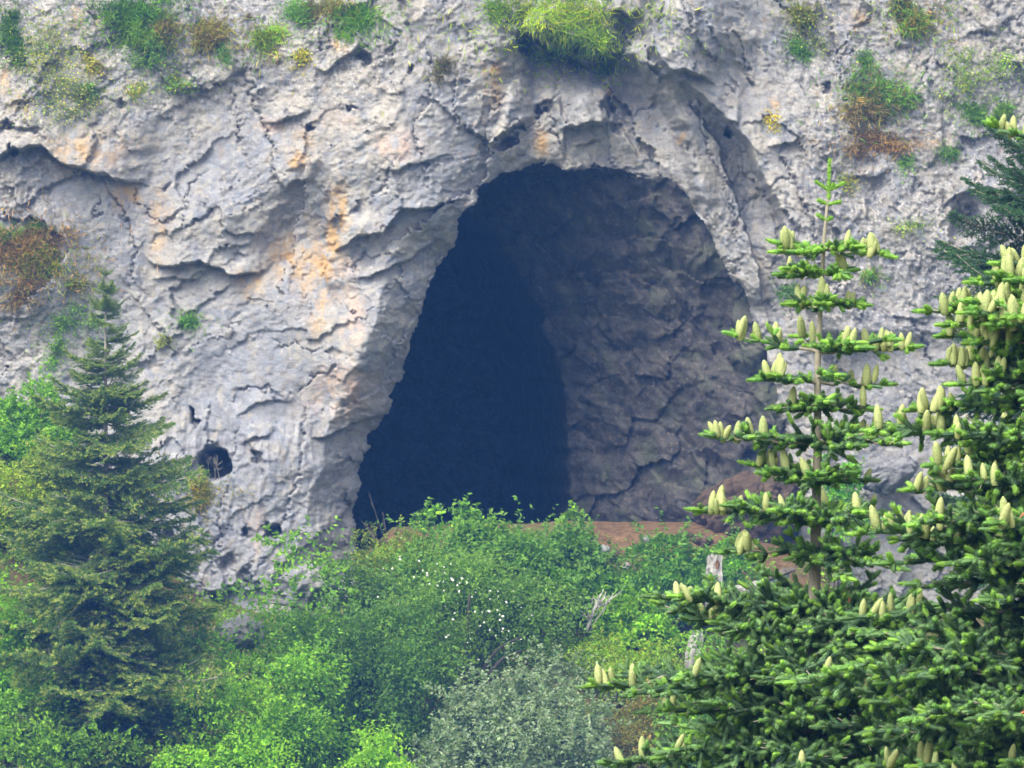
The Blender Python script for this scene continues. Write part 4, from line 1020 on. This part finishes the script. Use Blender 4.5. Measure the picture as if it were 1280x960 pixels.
def fir_branch_layout(rg, base, tip, step, side_max, droop=0.0, sub=0.09, bush=1.0, lift=0.0, start=0.2):
    """axis of the branch, its side twigs and the shoots on them. Old shoots are dark, the outermost ones fresh"""
    base = np.asarray(base, float); tip = np.asarray(tip, float)
    n = 10; s = np.linspace(0, 1, n)[:, None]
    Ln = np.linalg.norm(tip - base)
    ax = base * (1 - s) + tip * s + np.array([0, 0, 1.0]) * (np.sin(s * np.pi) * (-droop * Ln)) + rg.normal(0, 0.022 * Ln, (n, 3)) * (s * (1 - s) * 4)
    wood = [(ax, np.linspace(0.006 + 0.011 * Ln, 0.0035, n))]
    old_p, old_d, old_l, new_p, new_d, new_l = [], [], [], [], [], []
    def point(f):
        x = f * (n - 1); k = min(int(x), n - 2); g = x - k
        return ax[k] * (1 - g) + ax[k + 1] * g, ax[k + 1] - ax[k]
    d_all = (tip - base) / Ln
    side = np.cross(d_all, (0, 0, 1.0)); side /= np.linalg.norm(side) + 1e-9
    upv = np.cross(side, d_all)
    nn = max(3, int(Ln * (1 - start) / step))
    for k in range(nn + 1):                                # needles along the main axis itself
        f = start + (1 - start) * k / nn
        p, d = point(min(f, 0.999)); d = d / (np.linalg.norm(d) + 1e-9)
        if f < 0.98: old_p.append(p); old_d.append(d); old_l.append(step * 1.1)
        for sg in (-1, 1):
            if rg.random() > 0.93: continue
            ll = min(side_max, (1 - f) * Ln * 0.62 + 0.07) * rg.uniform(0.7, 1.1)
            roll = rg.normal(0.1, 0.32)
            dd = d * rg.uniform(0.5, 0.85) + side * sg * math.cos(roll) * 0.85 + upv * math.sin(roll) + np.array([0, 0, lift])
            dd /= np.linalg.norm(dd)
            q = p.copy(); left = ll
            while left > 0.05:
                l = min(sub, left)
                last = left - l < 0.05
                if last:
                    k2 = 3 if rg.random() < 0.75 else 2
                    for j in range(k2):
                        e = dd + (rg.normal(0, 0.12, 3) if j == 0 else side * rg.choice((-1, 1)) * 0.75 + d * rg.normal(0, .5) + rg.normal(0, 0.2, 3))
                        e = e / np.linalg.norm(e); e[2] += 0.12
                        new_p.append(q); new_d.append(e); new_l.append(rg.uniform(0.045, 0.085) * (1.0 if j == 0 else 0.8))
                else:
                    old_p.append(q); old_d.append(dd); old_l.append(l * 1.05)
                    if left > sub * 1.6 and rg.random() < bush:
                        for sg2 in (-1, 1):
                            e = dd * 0.6 + (d if rg.random() < .6 else upv * rg.choice((-.7, .7))) * sg2 * 0.8 + rg.normal(0, .15, 3); e /= np.linalg.norm(e)
                            old_p.append(q); old_d.append(e); old_l.append(0.075)
                            new_p.append(q + e * 0.07); new_d.append(e); new_l.append(rg.uniform(.035, .06))
                q = q + dd * l; left -= l
                dd = dd + np.array([0, 0, 0.05]); dd /= np.linalg.norm(dd)
            if ll > 0.1: wood.append((np.stack([p, (p + q) / 2, q]), np.array([0.0045, 0.0035, 0.002])))
    p, d = point(0.999)
    for e in (d, d + side * np.linalg.norm(d) * .8, d - side * np.linalg.norm(d) * .8):
        new_p.append(p); new_d.append(e / np.linalg.norm(e)); new_l.append(rg.uniform(.08, .12))
    A = lambda l: np.array(l, float)
    return ax, wood, (A(old_p), A(old_d), A(old_l)), (A(new_p), A(new_d), A(new_l))

def cone_mesh():
    nr, ns = 26, 16
    V_ = []; F_ = []
    for i in range(nr):
        t = i / (nr - 1)
        prof = 0.0285 * float(np.interp(t, [0, .12, .35, .6, .8, .92, 1], [.62, .86, 1, .93, .74, .5, .2]))
        for j in range(ns):
            a = 2 * math.pi * j / ns
            sc = 1 + 0.11 * (1 if ((j + (i // 2)) % 2 == 0) else -0.6) * (1 if i % 2 == 0 else 0.2)
            V_.append((prof * sc * math.cos(a), prof * sc * math.sin(a), 0.15 * t))
    for i in range(nr - 1):
        for j in range(ns):
            F_.append((i * ns + j, i * ns + (j + 1) % ns, (i + 1) * ns + (j + 1) % ns, (i + 1) * ns + j))
    V_.append((0, 0, 0.155)); F_ += [((nr - 1) * ns + j, (nr - 1) * ns + (j + 1) % ns, len(V_) - 1) for j in range(ns)]
    me = bpy.data.meshes.new('cone'); me.from_pydata(V_, [], F_)
    me.polygons.foreach_set('use_smooth', np.full(len(me.polygons), True, dtype=bool))
    return me
_m = Mat('young_cone', 0.7, 0.2)
_tc = _m.n('ShaderNodeTexCoord').outputs['Object']
_oi = _m.n('ShaderNodeObjectInfo').outputs['Random']
_v = _m.vor(_m.mapping(_tc, (1, 1, 1.3)), 150.0).outputs['Distance']
_c = _m.mix(_m.ramp(_v, [(0.2, 0.0), (0.75, 1.0)]), (0.46, 0.52, 0.21), (0.20, 0.26, 0.09))
_c = _m.mix(_m.math('MULTIPLY', _oi, 0.45), _c, (0.44, 0.46, 0.18))
_c = _m.mix(_m.ramp(_m.noise(_tc, 45.0, 3), [(0.55, 0.0), (0.7, 0.5)]), _c, (0.42, 0.33, 0.19))
_tr = _m.done(_c, _m.bump(_v, 0.5, 0.004))
CONE = cone_mesh(); CONE.materials.append(_tr)
_m = Mat('bare_cone', 0.8, 0.2); M_STUB = _m.done(_m.mix(_m.noise(_m.n('ShaderNodeTexCoord').outputs['Object'], 90, 3), (0.40, 0.10, 0.04), (0.55, 0.24, 0.12)))
def stub_mesh():
    V_ = []; F_ = []; ns = 10; nr = 7
    for i in range(nr):
        t = i / (nr - 1)
        for j in range(ns):
            a = 2 * math.pi * j / ns
            r_ = (0.019 - 0.012 * t) * (1 + 0.22 * ((i + j) % 2))
            V_.append((r_ * math.cos(a), r_ * math.sin(a), 0.06 * t))
    for i in range(nr - 1):
        for j in range(ns):
            F_.append((i * ns + j, i * ns + (j + 1) % ns, (i + 1) * ns + (j + 1) % ns, (i + 1) * ns + j))
    F_.append(tuple((nr - 1) * ns + j for j in range(ns)))
    me = bpy.data.meshes.new('bare_cone'); me.from_pydata(V_, [], F_); return me
STUB = stub_mesh(); STUB.materials.append(M_STUB)

def put_cone(rg, parent, p, me=None, tilt=11):
    o = link('cone' if me is None else 'bare_cone', me or CONE, None, parent)
    o.location = p; o.rotation_euler = (R(rg.normal(0, tilt)), R(rg.normal(0, tilt)), rg.uniform(0, 6.3))
    s = rg.uniform(0.6, 0.92); o.scale = (s * rg.uniform(0.92, 1.08), s, s * rg.uniform(0.9, 1.08))
    if me is None and rg.random() < 0.3: o.rotation_euler.x += R(rg.uniform(-12, 12))
    return o

def fir_branch(rg, tree, base, tip, ncones=0, per_old=46, per_new=52, step=0.075, side_max=0.3, droop=0.0, bush=1.0, fresh=1.0, lift=0.0, start=0.2, stub=0.0, inner=0.55, nlen=0.026, nwid=0.0046):
    ax, wood, old, new = fir_branch_layout(rg, base, tip, step, side_max, droop, bush=bush, lift=lift, start=start)
    br = link('branch', tube_mesh('branch', wood, 5), M_BARK, tree)
    co = np.where(rg.random((len(old[0]), 1)) < 0.5, np.array(OLD)[None], np.array(OLD2)[None]) * np.exp(rg.normal(0, .18, (len(old[0]), 1)))
    cn = np.where(rg.random((len(new[0]), 1)) < 0.6, np.array(NEW)[None], np.array(NEW2)[None]) * np.exp(rg.normal(0, .16, (len(new[0]), 1)))
    k = rg.random((len(new[0]), 1)) > fresh
    cn = np.where(k, np.array((0.17, 0.30, 0.115))[None] * np.exp(rg.normal(0, .2, (len(new[0]), 1))), cn)
    a = needles(rg, old[0], old[1], old[2], co, per_old, nlen * 0.72, nwid * .8, 0.85, 0.0135)
    b = needles(rg, new[0], new[1], new[2], cn, per_new, nlen * 0.52, nwid * .8, 0.65, 0.0135)
    V_ = np.concatenate([a[0], b[0]]); F_ = np.concatenate([a[1], b[1] + len(a[0])]); C_ = np.concatenate([a[2], b[2]])
    nd = link('needles', np_mesh('needles', V_, F_, False, C_), M_NEEDLE, br); nd['kind'] = 'stuff'
    if ncones:
        d_all = unit((ax[-1] - ax[0])[None])[0]; sd = np.cross(d_all, (0, 0, 1.0))
        Ln = np.linalg.norm(ax[-1] - ax[0])
        k = max(1, int(round(ncones / 3.2))); cen = np.sort(rg.uniform(inner, 0.95, k)); cen[-1] = rg.uniform(.82, .94)
        fs = np.clip(cen[rg.integers(0, k, ncones)] + rg.normal(0, 0.05 + 0.02 / max(Ln, .3), ncones), inner - .1, 0.99)
        for f in fs:
            x = np.clip(f, 0, .999) * (len(ax) - 1); kk = int(x); g = x - kk
            p = ax[kk] * (1 - g) + ax[kk + 1] * g + sd * rg.uniform(-1, 1) * min(0.10, (1 - f) * Ln * 0.4 + 0.02) + np.array([0, 0, rg.uniform(-0.03, 0.012)])
            put_cone(rg, br, p)
    for _ in range(int(stub + rg.random())):
        x = rg.uniform(0.35, 0.9) * (len(ax) - 1); kk = int(x)
        put_cone(rg, br, ax[kk] + np.array([0, -0.02, 0.01]), STUB, 25)
    return br

# ---- the middle fir: slim top with cone-bearing whorls
def near_fir(name, label, y, trunk, whorls, seed, ground_extra=0.0, cmul=1.0):
    """trunk: [(u, v, radius)] from top to bottom; whorls: (v, u_trunk, left, right, rise_left, rise_right, n_others, cones, options)"""
    rg = np.random.default_rng(seed)
    top = at(trunk[0][0], trunk[0][1], y); bot = at(trunk[-1][0], trunk[-1][1], y)
    gz = float(ground_z(bot[0], y))
    o = np.array([bot[0], y, gz])
    t = thing(name, label, 'fir tree', tuple(o))
    pts = [at(u, v, y) for u, v, r in trunk] + [np.array([bot[0], y, gz - 0.3])]
    rr = [r for u, v, r in trunk] + [trunk[-1][2] * 1.9]
    link('trunk', tube_mesh('trunk', [(np.array(pts[::-1]) - o, np.array(rr[::-1]))], 12), M_BARK, t)
    s = K * y / 1280
    for (v, u, Lf, Rt, rl, rrr, others, cones, opt) in whorls:
        c = at(u, v, y) - o
        d = dict(opt); cones = tuple(int(round(x * cmul)) for x in cones)
        for sgn, L, rise in ((-1, Lf, rl), (1, Rt, rrr)):
            if L <= 0: continue
            az = rg.normal(0, 0.22)
            tip = c + np.array([sgn * L * s, -math.sin(az) * L * s * 0.8, rise * s])
            fir_branch(rg, t, c, tip, cones[0] if sgn < 0 else cones[1], **d)
        m = max(Lf, Rt)
        for k in range(others):
            front = k % 3 != 2
            az = rg.uniform(0.35, math.pi - 0.35) if front else rg.uniform(-math.pi + .4, -.4)
            L = m * s * rg.uniform(0.7, 1.0)
            tip = c + np.array([math.cos(az) * L, -math.sin(az) * L, (rl + rrr) / 2 * s + L * rg.normal(0.0, 0.08)])
            fir_branch(rg, t, c + np.array([0, 0, rg.normal(0, .02)]), tip, (int(cones[2] * rg.uniform(.2, 1.2)) if front else cones[2] // 2), **d)
    return t, rg, o

S28 = 28.0
slim = dict(side_max=0.12, step=0.095, bush=0.3, start=0.25, per_old=54, per_new=54)
mid = dict(side_max=0.22, step=0.095, bush=0.8, start=0.1, fresh=0.6, per_old=54, per_new=54)
low = dict(side_max=0.34, step=0.10, bush=1.0, start=0.06, fresh=0.38, per_old=54, per_new=50, stub=0.25)
T1, rg, o1 = near_fir('cone_bearing_fir', 'slim-topped fir with upright pale green cones on bare trunk whorls, right of the cave', S28,
    [(1036, 232, 0.006), (1030, 300, 0.011), (1022, 450, 0.018), (1022, 560, 0.024), (1020, 650, 0.028), (1018, 745, 0.036), (1012, 960, 0.05), (1008, 1150, 0.06)],
    [(312, 1030, 50, 70, 6, -6, 3, (4, 5, 2), slim),
     (343, 1028, 44, 26, 0, 4, 2, (2, 2, 1), slim),
     (380, 1026, 28, 44, 0, 0, 3, (2, 2, 2), slim),
     (440, 1022, 98, 112, 20, 6, 4, (7, 8, 4), dict(slim, side_max=.16)),
     (478, 1022, 68, 78, 4, -2, 3, (4, 4, 2), slim),
     (510, 1022, 40, 60, 0, 0, 3, (1, 2, 1), mid),
     (556, 1022, 128, 80, 10, 12, 5, (7, 5, 1), mid),
     (600, 1021, 75, 60, 18, 0, 5, (4, 1, 1), mid),
     (648, 1020, 140, 80, 10, 6, 5, (7, 4, 2), mid),
     (690, 1019, 108, 84, 0, -16, 6, (3, 0, 0), mid),
     (762, 1018, 195, 130, 18, 0, 6, (7, 2, 0), low),
     (800, 1017, 190, 120, 44, 0, 5, (4, 0, 0), low),
     (836, 1016, 270, 130, -22, -4, 8, (4, 0, 1), low),
     (880, 1015, 200, 150, -10, 0, 5, (3, 0, 0), low),
     (925, 1013, 250, 160, -26, 0, 6, (2, 0, 1), low),
     (975, 1012, 290, 180, -20, 0, 9, (3, 1, 1), low),
     (1030, 1010, 280, 200, 0, 0, 8, (0, 0, 0), low)], 501, cmul=1.2)
# its leading shoot, fresh green
s28 = K * S28 / 1280
P_, D_, L_ = [], [], []
for (u0, v0, u1, v1) in [(1036, 250, 1036, 226), (1036, 226, 1037, 199), (1036, 238, 1020, 227), (1036, 238, 1056, 228), (1036, 238, 1042, 230), (1034, 255, 1022, 250), (1034, 256, 1051, 252), (1032, 275, 1021, 268), (1032, 276, 1040, 272)]:
    a = at(u0, v0, S28) - o1; b = at(u1, v1, S28) - o1; n = 3
    for k in range(n):
        P_.append(a + (b - a) * k / n); D_.append(b - a); L_.append(np.linalg.norm(b - a) / n * 1.1)
V_, F_, C_ = needles(rg, np.array(P_), np.array(D_), np.array(L_), np.tile(np.array(NEW), (len(P_), 1)), 60, 0.013, 0.0045, 0.6, 0.011)
ld = link('leader', np_mesh('leader', V_, F_, False, C_), M_NEEDLE, T1); ld['kind'] = 'stuff'

# ---- the big fir at the right edge, its trunk beyond the frame
big = dict(side_max=0.30, step=0.095, bush=1.0, start=0.08, fresh=0.75, per_old=54, per_new=50, stub=0.25)
bigt = dict(side_max=0.22, step=0.095, bush=0.8, start=0.2, fresh=1.0, per_old=54, per_new=54, stub=0.2)
YB = 26.0
T2, rg, o2 = near_fir('cone_bearing_fir', 'large full fir at the right edge crowded with upright pale green cones', YB,
    [(1338, 20, 0.012), (1338, 200, 0.03), (1340, 500, 0.055), (1340, 960, 0.085), (1340, 1150, 0.1)],
    [(190, 1338, 92, 90, 32, 20, 3, (2, 3, 2), slim),
     (345, 1338, 80, 90, 14, 0, 5, (5, 3, 4), bigt),
     (392, 1338, 172, 150, 4, 10, 7, (13, 4, 8), bigt),
     (362, 1338, 116, 100, 8, 10, 6, (9, 4, 6), bigt),
     (455, 1339, 160, 150, 0, 0, 7, (10, 4, 6), bigt),
     (420, 1339, 150, 150, 0, 0, 7, (8, 4, 6), bigt),
     (480, 1339, 140, 150, 0, 0, 7, (4, 4, 3), big),
     (500, 1339, 190, 160, -12, 0, 6, (7, 4, 3), dict(bigt, bush=1.0)),
     (548, 1339, 240, 170, 10, 0, 6, (8, 4, 3), big),
     (610, 1339, 195, 190, -2, 0, 7, (8, 4, 4), big),
     (655, 1339, 262, 190, -10, 0, 7, (7, 3, 2), big),
     (680, 1339, 190, 190, 0, 0, 8, (2, 2, 0), dict(big, fresh=.4)),
     (580, 1339, 170, 170, 0, 0, 8, (3, 2, 1), dict(big, fresh=.5)),
     (730, 1339, 190, 190, 0, 0, 4, (0, 0, 0), dict(big, fresh=.3)),
     (790, 1339, 230, 190, 0, 0, 4, (0, 0, 0), dict(big, fresh=.3)),
     (875, 1339, 240, 190, 0, 0, 4, (0, 0, 0), dict(big, fresh=.3)),
     (925, 1339, 240, 190, 0, 0, 4, (0, 0, 0), dict(big, fresh=.3)),
     (705, 1339, 220, 190, 0, 0, 8, (0, 2, 0), dict(big, fresh=.5)),
     (760, 1339, 265, 200, -14, 0, 8, (4, 2, 1), dict(big, fresh=.6)),
     (815, 1339, 300, 210, -28, 0, 8, (0, 0, 0), dict(big, fresh=.5)),
     (850, 1339, 345, 210, -2, 0, 8, (1, 0, 0), dict(big, fresh=.6)),
     (900, 1339, 300, 220, -10, 0, 9, (0, 0, 0), dict(big, fresh=.35)),
     (950, 1339, 250, 220, -4, 0, 9, (3, 0, 2), dict(big, fresh=.5)),
     (1010, 1339, 330, 230, 0, 0, 9, (2, 0, 1), dict(big, fresh=.35))], 502, cmul=1.5)

# ---- a darker fir farther off at the right edge
def far_fir(name, label, u_tr, v_top, v_bot, y, prof, colA, colB, seed, n_whorl, per=(7, 9), tipc=None, leanx=0.0, nvar=6, twig=1.0, trunk_r=0.14):
    """prof: [(fraction down the crown, radius in m)]"""
    rg = np.random.default_rng(seed)
    top = at(u_tr, v_top, y); bot = at(u_tr, v_bot, y)
    gz = float(ground_z(top[0], y)); o = np.array([top[0], y, gz])
    t = thing(name, label, 'fir tree', tuple(o))
    Ht = top[2] - gz
    link('trunk', tube_mesh('trunk', [(np.array([[0, 0, -0.3], [0.02, 0, Ht * .4], [leanx * .4, 0, Ht * .75], [leanx, 0, Ht]]), np.array([trunk_r, trunk_r * .7, trunk_r * .35, 0.012]))], 10), M_BARK, t)
    # a set of flat, layered boughs of unit length, shared by all copies
    var = []
    for k in range(nvar):
        ps, ds, ls, cs = [], [], [], []
        wood = []
        n = 26
        for i in range(n + 1):
            f = 0.08 + 0.92 * i / n
            p = np.array([f, 0, -0.10 * math.sin(f * 2.6) + 0.06 * f * f]) + rg.normal(0, 0.006, 3)
            ps.append(p); ds.append((1, 0, 0.02)); ls.append(0.05); cs.append(colA)
            for sg in (-1, 1):
                ll = ((1 - f) * 0.50 + 0.06) * rg.uniform(0.6, 1.15)
                dd = np.array([0.62, sg * 0.78, rg.normal(-0.02, 0.14)]); dd /= np.linalg.norm(dd)
                m = max(2, int(ll / 0.045)); q = p.copy()
                wood.append((np.stack([p, p + dd * ll * .5, p + dd * ll * .9]), np.array([.005, .004, .002])))
                for j in range(m):
                    ps.append(q.copy()); ds.append(dd); ls.append(.05)
                    cs.append((tipc if (j >= m - 1 and rg.random() < .8) else (colB if rg.random() < .4 else colA)) if tipc is not None else (colB if rg.random() < .4 else colA))
                    for s2 in (-1, 1):
                        if rg.random() < .75:
                            e = dd * .6 + np.array([.7, -sg * .3, 0]) * s2 * .6 + rg.normal(0, .15, 3)
                            e = e / np.linalg.norm(e)
                            ps.append(q.copy()); ds.append(e); ls.append(0.055 * rg.uniform(.6, 1.1)); cs.append(tipc if tipc is not None and rg.random() < .28 else (colA if rg.random() < .6 else colB))
                    q = q + dd * (ll / m); q[2] -= 0.004
        V_, F_, C_ = needles(rg, np.array(ps), np.array(ds, float), np.array(ls), np.array(cs, float), int(7 * twig), 0.022, 0.0105, 0.7)
        nm = np_mesh('needles', V_, F_, False, C_); nm.materials.append(M_SOFT)
        ax = np.array([[f, 0, -0.10 * math.sin(f * 2.6) + 0.06 * f * f] for f in np.linspace(0, 1, 7)])
        wm = tube_mesh('branch', [(ax, np.linspace(.016, .004, 7))] + wood[::3], 4); wm.materials.append(M_BARK)
        var.append((wm, nm))
    crown = (v_bot - v_top) * K * y / 1280
    pf = np.array(prof)
    for i in range(n_whorl):
        f = ((i + 0.35) / n_whorl) ** 0.92
        rad = np.interp(f, pf[:, 0], pf[:, 1])
        zc = Ht - f * crown
        nb = int(rg.integers(*per)); a0 = rg.uniform(0, 6.3)
        for k in range(nb):
            a = a0 + k * 2 * math.pi / nb + rg.normal(0, .2)
            L = rad * rg.choice((rg.uniform(0.4, 0.8), rg.uniform(0.8, 1.15), rg.uniform(.95, 1.4)))
            wm, nm = var[rg.integers(nvar)]
            b = link('branch', wm, None, t); rol = rg.normal(0, .3)
            xx = np.interp(zc / Ht, [0, .75, 1], [0, leanx * .4, leanx])
            b.location = (xx, 0, zc + rg.normal(0, .16 * min(1, rad)))
            pitch = np.interp(f, [0, .15, .5, 1], [-0.75, -.25, 0.02, 0.14]) + rg.normal(0, .09)
            b.rotation_euler = (rol, pitch + rg.normal(0, .12), a)
            b.scale = (L, L * rg.uniform(.8, 1.1), L)
            c = link('needles', nm, None, b); c['kind'] = 'stuff'
    return t
far_fir('dark_fir', 'tall dark fir with yellowish branch tips on the left in front of the cliff', 132, 335, 1000, 126.5,
        [(0, .14), (.05, .42), (.15, .85), (.3, 1.6), (.5, 2.4), (.7, 2.9), (1, 3.5)], (0.16, 0.265, 0.065), (0.205, 0.32, 0.08), 601, 36, (7, 10), (0.42, 0.47, 0.11), twig=2.4)
far_fir('dark_fir', 'blue-green fir boughs at the right edge above the cone crowded fir', 1330, 170, 700, 64.0,
        [(0, .5), (.08, 1.15), (.25, 1.35), (.5, 1.4), (1, 1.5)], (0.07, 0.14, 0.08), (0.09, 0.18, 0.09), 602, 24, (8, 11), (0.11, 0.21, 0.10), twig=2)
# ------------------------------------------------------------------ the damp air between the camera and the cliff
def haze():
    me = bpy.data.meshes.new('haze')
    x0, x1, y0, y1, z0, z1 = -170, 170, -70, 310, -27, 36
    vs = [(x, y, z) for z in (z0, z1) for y in (y0, y1) for x in (x0, x1)]
    me.from_pydata(vs, [], [(0, 2, 3, 1), (4, 5, 7, 6), (0, 1, 5, 4), (2, 6, 7, 3), (0, 4, 6, 2), (1, 3, 7, 5)])
    m = bpy.data.materials.new('haze_air'); m.use_nodes = True
    t = m.node_tree; t.nodes.clear()
    out = t.nodes.new('ShaderNodeOutputMaterial'); v = t.nodes.new('ShaderNodeVolumePrincipled')
    v.inputs['Color'].default_value = (*HAZE_COL, 1); v.inputs['Density'].default_value = HAZE_D
    v.inputs['Anisotropy'].default_value = 0.2
    t.links.new(v.outputs[0], out.inputs['Volume'])
    o = link('haze', me, m); o['kind'] = 'stuff'
    o['label'] = 'thin bluish haze filling the air across the valley'
HAZE_COL = (0.12, 0.36, 1.0)
HAZE_D = 0.0008
haze()
